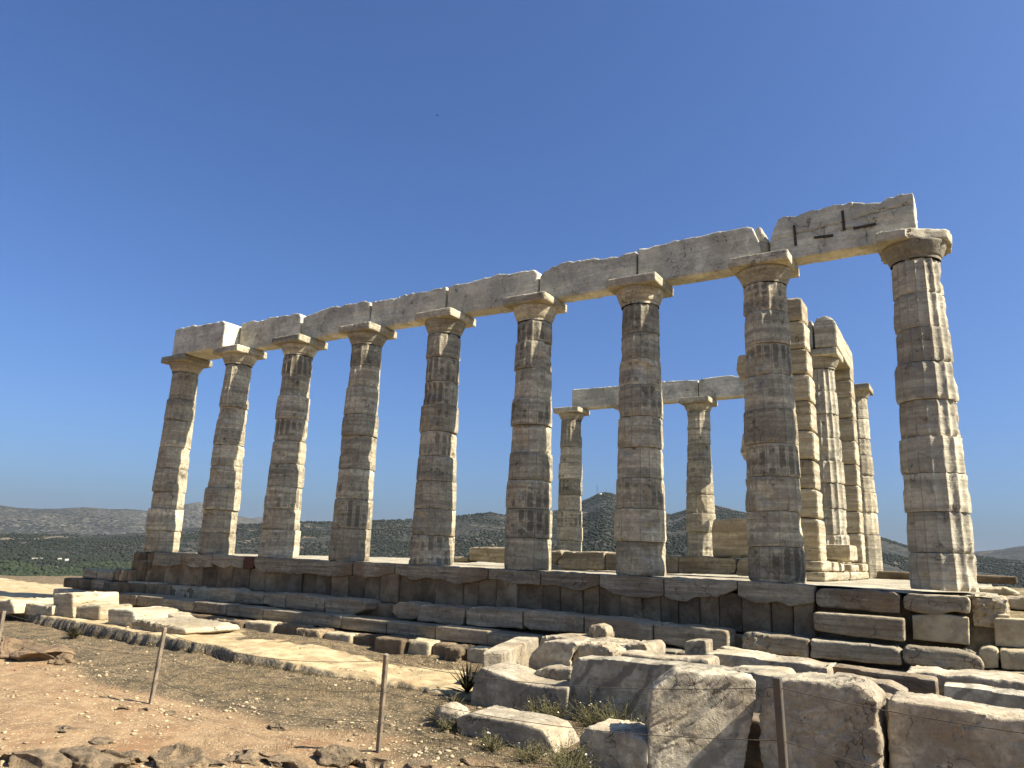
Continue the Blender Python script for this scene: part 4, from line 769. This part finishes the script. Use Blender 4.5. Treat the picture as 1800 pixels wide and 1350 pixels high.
# letters of the upright near slab, thin dark brown strokes laid on its face
def inscription():
    from mathutils.bvhtree import BVHTree
    me = slab.data; bv = BVHTree.FromPolygons([v.co+slab.location for v in me.vertices], [tuple(p.vertices) for p in me.polygons])
    L = {'W': [[(0, 1), (.25, 0), (.5, .7), (.75, 0), (1, 1)]], 'I': [[(.5, 0), (.5, 1)], [(.3, 0), (.7, 0)], [(.3, 1), (.7, 1)]], 'R': [[(.1, 0), (.1, 1), (.7, 1), (.8, .75), (.7, .5), (.1, .5)], [(.4, .5), (.85, 0)]],
         'E': [[(.8, 0), (.1, 0), (.1, 1), (.8, 1)], [(.1, .5), (.6, .5)]], 'M': [[(0, 0), (.1, 1), (.5, .2), (.9, 1), (1, 0)]], 'A': [[(0, 0), (.5, 1), (1, 0)], [(.22, .4), (.78, .4)]], 'Y': [[(0, 1), (.5, .5), (1, 1)], [(.5, .5), (.5, 0)]], '.': [[(.4, 0), (.6, 0)]], 'V': [[(0, 1), (.5, 0), (1, 1)]], '1': [[(.3, .8), (.5, 1), (.5, 0)]], '8': [[(.5, .5), (.15, .75), (.5, 1), (.85, .75), (.5, .5), (.1, .25), (.5, 0), (.9, .25), (.5, .5)]], '6': [[(.8, .9), (.4, 1), (.1, .5), (.15, .1), (.5, 0), (.85, .25), (.5, .5), (.15, .3)]], 'D': [[(.1, 0), (.1, 1), (.6, .9), (.8, .5), (.6, .1), (.1, 0)]]}
    for ch, px, py, w, h, an in [('I', 1210, 1202, 5, 10, -.05), ('V', 1216, 1202, 8, 10, -.05), ('W', 1240, 1208, 11, 9, .12), ('.', 1253, 1203, 5, 8, 0), ('Y', 1258, 1204, 9, 9, .2), ('1', 1246, 1224, 6, 10, .15), ('8', 1252, 1221, 6, 9, .15), ('1', 1258, 1220, 6, 9, .15), ('6', 1263, 1219, 6, 9, .15), ('M', 1257, 1241, 12, 9, .5), ('A', 1268, 1234, 10, 9, .5), ('Y', 1276, 1227, 8, 9, .5)]:
        V, F = [], []
        for st in L[ch]:
            pts = []
            for (a, b) in zip(st, st[1:]):
                for k in range(7): pts.append((a[0]+(b[0]-a[0])*k/6, a[1]+(b[1]-a[1])*k/6))
            prev = None
            for i, (u, v) in enumerate(pts):
                X = px+(u*w*math.cos(an)+v*h*math.sin(an)*.35); Y = py-(v*h*math.cos(an)+u*w*math.sin(an)); d = Vector(ray(X, Y)).normalized(); hit = bv.ray_cast(Vector(CAM), d)
                if hit[0] is None: prev = None; continue
                u2, v2 = pts[min(i+1, len(pts)-1)]; u1, v1 = pts[max(i-1, 0)]; tx, ty = (u2-u1)*w, (v2-v1)*h; ln = math.hypot(tx, ty) or 1; nx = AR*(-ty/ln)+AU*(tx/ln)
                c = np.array(hit[0])-np.array(d)*.009; V += [c-nx*.0032, c+nx*.0032]; q = len(V)-2
                if prev is not None: F.append((prev, prev+1, q+1, q))
                prev = q
        if F: link('carved_letter', mesh_np(np.array(V), np.array(F)), M['carving'], slab, smooth=False)
inscription()
# rounded stone
def rockmesh(c, r, sd, mat, name, amp=.25, sub=4, angular=.35):
    bm = bmesh.new(); bmesh.ops.create_icosphere(bm, subdivisions=sub, radius=1); me = bpy.data.meshes.new('m'); bm.to_mesh(me); bm.free()
    n = len(me.vertices); co = np.empty(n*3); me.vertices.foreach_get('co', co); co = co.reshape(-1, 3)
    rg = np.random.default_rng(sd)
    for _ in range(9):       # planar cuts
        nn = rg.normal(size=3); nn /= np.linalg.norm(nn); dd = rg.uniform(.62, .95); k = co@nn-dd; co = co-np.maximum(k, 0)[:, None]*nn*angular*2.4
    co = co*(1+amp*fbm(co*1.3+sd, 3, sd)+.05*fbm(co*6+sd, 3, sd+1)+.10*facet(co*1.6+sd, sd)+.05*facet(co*4+sd, sd+3))[:, None]*np.array(r); co = co+np.array(c)
    me.vertices.foreach_set('co', co.ravel()); me.update(); attr(me, 'worn', np.zeros(n)); return link(name, me, mat)
def gz(x, y): return float(ground(np.array([x, float(x)]), np.array([y, float(y)]))[0][0])
def gat(px, py):               # point of the ground seen at a pixel
    z = -1.7
    for _ in range(6): p = at(px, py, 2, z); z = gz(p[0], p[1])
    return at(px, py, 2, z)
p = gat(786, 1281); o = rockmesh((p[0], p[1]+.12, p[2]+.11), (.24, .17, .15), 5, M['fallen'], 'rounded_stone', .1, 4, .1); tag(o, 'smooth rounded grey stone left of the low front block', 'stone')
# ------------------------------------------------------------------ fallen blocks at the left
GL = 'fallen sunlit blocks at the left on the pale rock ledge'
def lb_(pts, d, lb, gpx, mat='anta', chip=.9, rough=.02, tilt=0.0):
    g = at(gpx[0], gpx[1], 2, -1.5); o = block('fallen_block', pts, g[1], d, M[mat], .03, chip=chip, rough=rough, tilt=tilt); return tag(o, lb, 'stone block', GL)
lb_([(-25, 1080), (-25, 1058), (5, 1055), (17, 1052), (24, 1068), (24, 1080)], 2.1, 'big pale slab cut by the left edge of the view', (10, 1076))
lb_([(30, 1082), (24, 1066), (40, 1060), (91, 1064), (91, 1082)], 1.6, 'low flat pale slab between the edge slab and the square ended block', (60, 1079))
lb_([(92, 1088), (92, 1043), (127, 1042), (128, 1088)], 1.15, 'square ended block, tallest of the left group, dark near face and bright top', (110, 1084))
lb_([(129, 1091), (129, 1063), (176, 1065), (174, 1091)], .8, 'block lying directly right of the tallest square ended one', (150, 1088))
lb_([(189, 1102), (188, 1071), (200, 1069), (233, 1074), (238, 1090), (227, 1106), (200, 1104)], 1.1, 'brown faced rounded block in the middle of the left group', (210, 1101))
lb_([(232, 1108), (229, 1092), (240, 1089), (290, 1098), (322, 1104), (328, 1114), (300, 1121), (262, 1117)], 1.3, 'wide low slab with a pointed right end, nearest of the left group', (280, 1114))
lb_([(256, 1090), (254, 1074), (285, 1076), (300, 1081), (322, 1096), (300, 1096)], .5, 'broken wedge block resting behind the wide low slab', (290, 1100))

# ------------------------------------------------------------------ rocks of the field
GR = 'brown rocks at the left edge of the field'
for k, (px, py, r, lb) in enumerate([(18, 1152, (.55, .45, .26), 'large brown rock at the left edge'), (62, 1160, (.60, .40, .22), 'long brown rock with a dark hollow, middle of the three'), (94, 1166, (.26, .2, .15), 'small pointed tan rock at the right end of the brown rocks')]):
    p = gat(px, py); o = rockmesh((p[0], p[1]+.1, p[2]+r[2]*.15), (r[0], r[1], r[2]*.8), 40+k, M['redrock'], 'field_rock', .35, 5, .8); tag(o, lb, 'rock', GR)
GK = 'grey rocks poking out of the path'
RK = [(165, 1345, .50, .26, 'long grey outcrop at the bottom left corner'), (40, 1352, .45, .2, 'low grey outcrop in the extreme lower left'), (300, 1345, .36, .26, 'split grey rock at the bottom below the first post'), (225, 1338, .2, .12, 'small grey rock left of the split one'),
 (430, 1336, .30, .11, 'flat grey rock between the split rock and the second post'), (480, 1345, .28, .10, 'low rock just right of the flat grey one'), (595, 1338, .34, .20, 'brown veined rock at the foot of the second post'), (660, 1350, .22, .12, 'small dark rock under the second post'),
 (740, 1350, .25, .08, 'low stone right of the second post at the bottom edge'), (487, 1282, .17, .10, 'lone dark stone on the bare soil left of the second post'), (208, 1248, .14, .06, 'left one of three small stones by the first post'), (248, 1250, .10, .06, 'middle one of three small stones by the first post'), (291, 1255, .13, .055, 'right one of three small stones by the first post'),
 (105, 1285, .20, .05, 'thin stone lying in the path at left'), (172, 1305, .16, .05, 'thin stone right of and below the other thin path stone'), (510, 1190, .16, .05, 'dark stone in the grass above the lone stone'), (840, 1345, .2, .07, 'flat tan stone at the bottom near the low front block'), (360, 1345, .2, .1, 'stone beside the split grey rock')]
for k, (px, py, w, h, lb) in enumerate(RK):
    p = gat(px, py); o = rockmesh((p[0], p[1]+.05, p[2]-h*.02), (w*1.05, w*.6, h*.62), 60+k, M['greyrock' if k != 16 else 'redrock'], 'field_rock', .4, 5, .85); tag(o, lb, 'rock', GK)

# ------------------------------------------------------------------ loose gravel, pebbles and dry grass
def inview(n, r0, r1, a0=84, a1=160, pw=.5):
    A = np.radians(RNG.uniform(a0, a1, n)); r = r0*(r1/r0)**RNG.uniform(0, 1, n); return CAM[0]+r*np.cos(A), CAM[1]+r*np.sin(A)
def gravel():
    x, y = inview(110000, 4.2, 24); P2 = np.stack([x, y, 0*x], 1); k = (RNG.uniform(-.35, .5, len(x)) < fbm(P2*.9, 4, 101)*1.6) & (y < -1.9); x, y = x[k], y[k]
    z, ins = ground(x, y); ok = (RNG.uniform(0, 1, len(x)) > ins*.8); x, y, z = x[ok], y[ok], z[ok]
    d = np.hypot(x-CAM[0], y-CAM[1]); r = RNG.uniform(.002, .0065, len(x))+.032*RNG.uniform(0, 1, len(x))**12
    tag(scatter_blobs('gravel', np.stack([x, y, z+r*.2], 1), r, .45, M['chips'], .5), 'pale limestone chips strewn over the soil and dry grass', 'gravel', kind='stuff')
gravel()
def blades(name, x, y, z, h, w, mat, lean=.5):
    n = len(x); a = RNG.uniform(0, 6.28, n); b = RNG.uniform(0, 6.28, n); L = RNG.uniform(.1, lean, n)*h
    dx, dy = np.cos(a)*w, np.sin(a)*w; B = np.stack([x, y, z-.005], 1); s_ = np.stack([dx, dy, 0*x], 1)
    mid = B+np.stack([np.cos(b)*L*.3, np.sin(b)*L*.3, h*.6], 1); top = B+np.stack([np.cos(b)*L, np.sin(b)*L, h], 1)
    V = np.stack([B-s_, B+s_, mid+s_*.6, mid-s_*.6, top], 1).reshape(-1, 3); k = np.arange(n)[:, None]*5
    return link(name, mesh_np(V, [k+np.array([[0, 1, 2, 3]]), k+np.array([[3, 2, 4]])]), mat, smooth=False)
def grass():
    x, y = inview(190000, 4.5, 26); P = np.stack([x, y, 0*x], 1); z, ins = ground(x, y)
    pth = sstep(-6.2, -7.6, y+.10*(x-10)+.7*fbm(P*.6, 3, 41)); dens = fbm(P*1.6, 3, 111)+.5*fbm(P*5, 2, 112)
    k = (y < -1.6) & (RNG.uniform(-.25, .7, len(x)) < dens-.75*pth-.65*(ins > .5)+.12); x, y, z = x[k], y[k], z[k]; n = len(x); h = RNG.uniform(.015, .05, n)*(1+1.2*(fbm(np.stack([x, y, 0*x], 1)*2.5, 2, 115) > .3))
    s = NT('dry_grass'); v = s.coords(rnd=False); s.out(s.mix(s.ramp(s.noise(v, 1.3, 4, .6), .4, .6), (.21, .16, .085), (.085, .07, .038)))
    tag(blades('dry_grass', x, y, z, h, .0025+.0*h, s.m, 1.2), 'short dry grass and herbs covering the field beside the path', 'grass', kind='stuff')
grass()
# ------------------------------------------------------------------ plants
def plant(x, y, z, H, sp, ns, label, flowers=6, leafmat='leaf', name='flowering_weed', sd=1, cat='plant', group='weeds with small white flowers growing between the fallen blocks'):
    rg = np.random.default_rng(sd); t = thing(name, (x, y, z), label, cat, group)
    V, F = [], []; LV, LF3 = [], []; FV, FF = [], []
    def tube(pts, r):
        for i in range(len(pts)-1):
            p, q = np.array(pts[i]), np.array(pts[i+1]); d = q-p; d = d/np.linalg.norm(d); a = np.cross(d, [.3, .9, .1]); a /= np.linalg.norm(a); b = np.cross(d, a); k = len(V)
            for c in (p, q):
                for an in (0, 2.1, 4.2): V.append(c+r*(math.cos(an)*a+math.sin(an)*b))
            for j in range(3): F.append((k+j, k+(j+1) % 3, k+3+(j+1) % 3, k+3+j))
    for i in range(ns):
        a = rg.uniform(0, 6.28); L = H*rg.uniform(.5, 1); o = np.array([x, y, z])+np.array([math.cos(a), math.sin(a), 0])*rg.uniform(0, sp*.5); b = rg.uniform(0, 6.28)
        pts = [o]; d = np.array([math.cos(b)*.9, math.sin(b)*.9, rg.uniform(.5, 1.2)])
        for s_ in range(5): d = d+rg.normal(size=3)*.22; d /= np.linalg.norm(d); pts.append(pts[-1]+d*L/5)
        tube(pts, .0018)
        for s_ in range(1, 6):
            for _ in range(3):
                c = pts[s_]+rg.normal(size=3)*.012; u = rg.normal(size=3); u /= np.linalg.norm(u); w = np.cross(u, rg.normal(size=3)); w /= np.linalg.norm(w); l = rg.uniform(.012, .032); k = len(LV)
                LV.extend([c, c+u*l*.5+w*l*.18, c+u*l, c+u*l*.5-w*l*.18]); LF3.append((k, k+1, k+2, k+3))
        if i < flowers:
            c = pts[-1]; nrm = np.array([0, 0, 1])+rg.normal(size=3)*.5; nrm /= np.linalg.norm(nrm); e1 = np.cross(nrm, [1, .2, 0]); e1 /= np.linalg.norm(e1); e2 = np.cross(nrm, e1); fr = rg.uniform(.008, .013)
            for pt in range(5):
                an = pt*1.257; u = math.cos(an)*e1+math.sin(an)*e2; w = -math.sin(an)*e1+math.cos(an)*e2; k = len(FV); FV.extend([c, c+u*fr*.6+w*fr*.42+nrm*.002, c+u*fr+nrm*.003, c+u*fr*.6-w*fr*.42+nrm*.002]); FF.append((k, k+1, k+2, k+3))
    link('stems', mesh_np(np.array(V), np.array(F)), M['stem'], t, smooth=False); link('leaves', mesh_np(np.array(LV), np.array(LF3)), M[leafmat], t, smooth=False)
    if FV: link('flowers', mesh_np(np.array(FV), np.array(FF)), M['petal'], t, smooth=False)
PL = [(975, 1262, -4.95, .30, 60, 'weed clump before the right end of the sagging slab'), (940, 1258, -5.0, .24, 40, 'thin weed clump at the middle of the sagging slab'), (1040, 1270, -4.95, .38, 80, 'weed clump at the left foot of the largest veined slab'), (1085, 1282, -5.0, .42, 70, 'tallest flowering weeds against the veined slab'), (1120, 1300, -5.2, .30, 60, 'weed clump at the right foot of the veined slab by the inscribed slab'),
 (990, 1330, -6.75, .34, 80, 'weeds between the low front block and the dark rough block'), (930, 1335, -6.7, .22, 70, 'weeds along the foot of the low front block'), (860, 1330, -6.6, .16, 70, 'low weeds below the left half of the low front block'), (1000, 1348, -7.0, .30, 60, 'weeds at the bottom edge before the dark rough block'), (790, 1300, -6.3, .16, 80, 'dark weeds beside the rounded stone'), (1318, 1345, -6.9, .22, 30, 'sparse weeds in the black gap between two near slabs'), (1225, 1345, -7.0, .2, 16, 'few stems before the inscribed slab')]
for k, (px, py, y, H, n, lb) in enumerate(PL):
    p = at(px, py, 1, y); plant(p[0], p[1], gz(p[0], p[1]), H+.05, .16, n, lb, 9 if k != 9 else 3, sd=200+k)
def spiky(px, py, y, H, n, lb, mat='leafdark', name='spiky_plant', spread=1.0, sd=9, w=.018):
    p = at(px, py, 1, y); z = gz(p[0], p[1]); rg = np.random.default_rng(sd); V, F = [], []
    for i in range(n):
        a = rg.uniform(0, 6.28); el = rg.uniform(.25, 1.4)/spread; L = H*rg.uniform(.6, 1); d = np.array([math.cos(a)*math.cos(el), math.sin(a)*math.cos(el), math.sin(el)]); s_ = np.array([-math.sin(a), math.cos(a), 0])*w; o = np.array([p[0], p[1], z]); k = len(V)
        q1 = o+d*L*.5; q2 = o+d*L+np.array([0, 0, -.06*L]); V.extend([o-s_*.7, o+s_*.7, q1+s_, q1-s_, q2, q1-np.array([0, 0, w*.6])]); F.append((k, k+1, k+2, k+3)); V.append(q2); F.append((k+3, k+2, k+4, k+6)); F.append((k, k+5, k+2, k+1)); F.append((k, k+3, k+4, k+5))
    o = link(name, mesh_np(np.array(V), np.array(F)), M[mat], smooth=False); return tag(o, lb, 'plant')
spiky(822, 1222, -4.6, .55, 34, 'dark spiky dry plant left of the sagging slab')
for k, (px, py, y) in enumerate([(800, 1240, -5.3), (775, 1262, -5.9)]): spiky(px, py, y, .30, 60, ['low dark bush between spiky plant and rounded stone', 'dark withered tuft casting shade left of the rounded stone'][k], name='withered_bush', sd=20+k, w=.01)
spiky(130, 1112, at(130, 1112, 2, -1.62)[1], .35, 160, 'small green tuft at the front edge of the pale ledge', mat='leaf', name='grass_tuft', spread=.9, sd=31, w=.007)

# ------------------------------------------------------------------ wire fence
fence = thing('wire_fence', tuple(gat(265, 1237)), 'low wire fence of three strands on leaning posts crossing the foreground', 'fence')
def post(bpx, tpx, H, mat, w, base=None, sq=True):
    b = np.array(gat(*bpx)) if base is None else np.array(base); tp = at(tpx[0], tpx[1], 2, b[2]+H)
    if np.hypot(*(tp-b)[:2]) > .35*H:
        d = ray(*tpx); tt = ((b-CAM)[:2]@d[:2])/(d[:2]@d[:2]); tp = CAM+d*tt
    ax = (tp-b)/np.linalg.norm(tp-b); u = np.cross(ax, [0, 1, 0]); u /= np.linalg.norm(u); v = np.cross(ax, u)
    bm = bmesh.new(); rings = []
    for q in (b-ax*.15, b+(tp-b)*.33, b+(tp-b)*.66, tp-ax*.004, tp):
        s_ = w/2*(.9 if q is tp else 1); rings.append([bm.verts.new(Vector(q+u*s_*a+v*s_*c)) for a, c in ((-1, -.75), (-.75, -1), (.75, -1), (1, -.75), (1, .75), (.75, 1), (-.75, 1), (-1, .75))])
    for r1, r2 in zip(rings, rings[1:]):
        for i in range(8): bm.faces.new((r1[i], r1[(i+1) % 8], r2[(i+1) % 8], r2[i]))
    bm.faces.new(rings[-1]); bm.faces.new(rings[0][::-1]); bmesh.ops.recalc_face_normals(bm, faces=bm.faces); me = bpy.data.meshes.new('m'); bm.to_mesh(me); bm.free()
    link('post', me, mat, fence, smooth=False); return b, tp
b1, t1 = post((265, 1237), (290, 1103), 1.0, M['wood'], .046); b2, t2 = post((665, 1322), (679, 1150), 1.0, M['wood'], .046)
b0, t0 = post((-6, 1118), (7, 1074), .95, M['wood'], .06, base=at(-6, 1140, 2, -1.66))
pt = at(1366, 1191, 2, -.72); d_ = ray(1366, 1191); q = CAM+d_/np.linalg.norm(d_)*5.55; bb = np.array([q[0]+.02, q[1]+.06, q[2]-1.02]); b3, t3 = post((0, 0), (1366, 1191), 1.02, M['metalpost'], .052, base=bb)
q = CAM+ray(2150, 1330)/np.linalg.norm(ray(2150, 1330))*4.6
def wire(A, B, sag):
    P = [A+(B-A)*t_+np.array([0, 0, -4*sag*t_*(1-t_)]) for t_ in np.linspace(0, 1, 25)]; V, F = [], []
    for p in P:
        for an in range(5): V.append(p+.003*np.array([0, math.cos(an*1.257), math.sin(an*1.257)]))
    for i in range(24):
        for j in range(5): F.append((i*5+j, i*5+(j+1) % 5, i*5+5+(j+1) % 5, i*5+5+j))
    link('wire', mesh_np(np.array(V), np.array(F)), M['wire'], fence)
for f, sg in ((.94, .10), (.62, .09), (.31, .08)):
    wire(b0+(t0-b0)*f, b1+(t1-b1)*f, sg); wire(b1+(t1-b1)*f, b2+(t2-b2)*f, sg+.04); wire(b2+(t2-b2)*f, b3+(t3-b3)*f, .10)
    wire(b3+(t3-b3)*f, q+np.array([0, 0, (f-.94)*1.0]), .04)
# ------------------------------------------------------------------ bird
d_ = ray(769, 203); c = CAM+d_/np.linalg.norm(d_)*70
V = np.array([(0, 0, 0), (.10, .02, .02), (-.12, -.01, 0), (0, .04, .04), (0, -.04, -.03), (.03, .22, .05), (-.05, .20, .05), (.03, -.22, .05), (-.05, -.20, .05), (-.2, .03, 0), (-.2, -.03, 0)])*.6+c
F3 = np.array([(1, 3, 2), (1, 2, 4), (1, 4, 3), (2, 3, 4), (3, 1, 5), (3, 5, 6), (3, 6, 2), (4, 7, 1), (4, 8, 7), (4, 2, 8), (2, 9, 10)])
tag(link('bird', mesh_np(V, F3), M['bird'], smooth=False), 'tiny dark bird flying high in the blue sky', 'bird')
# ------------------------------------------------------------------ haze
bm = bmesh.new(); bmesh.ops.create_cube(bm, size=1); me = bpy.data.meshes.new('haze'); bm.to_mesh(me); bm.free()
co = np.array([v.co for v in me.vertices]); me.vertices.foreach_set('co', (co*np.array([54000, 54000, 560])+np.array([0, 0, 160])).ravel())
hz = bpy.data.objects.new('haze', me); COL.objects.link(hz); tag(hz, 'thin bluish summer haze over the hills', 'haze', kind='stuff')
hm = bpy.data.materials.new('haze_air'); hm.use_nodes = True; hm.node_tree.nodes.clear(); ho = hm.node_tree.nodes.new('ShaderNodeOutputMaterial')
pv = hm.node_tree.nodes.new('ShaderNodeVolumePrincipled'); pv.inputs['Color'].default_value = (.72, .84, 1.0, 1); pv.inputs['Density'].default_value = 1.7e-5
hm.node_tree.links.new(pv.outputs[0], ho.inputs['Volume']); me.materials.append(hm)
for m_ in SHARP:
    m_.set_sharp_from_angle(angle=math.radians(30))
bpy.data.scenes.remove(TMP)
print('built', len(bpy.data.objects), sum(len(m.polygons) for m in bpy.data.meshes))
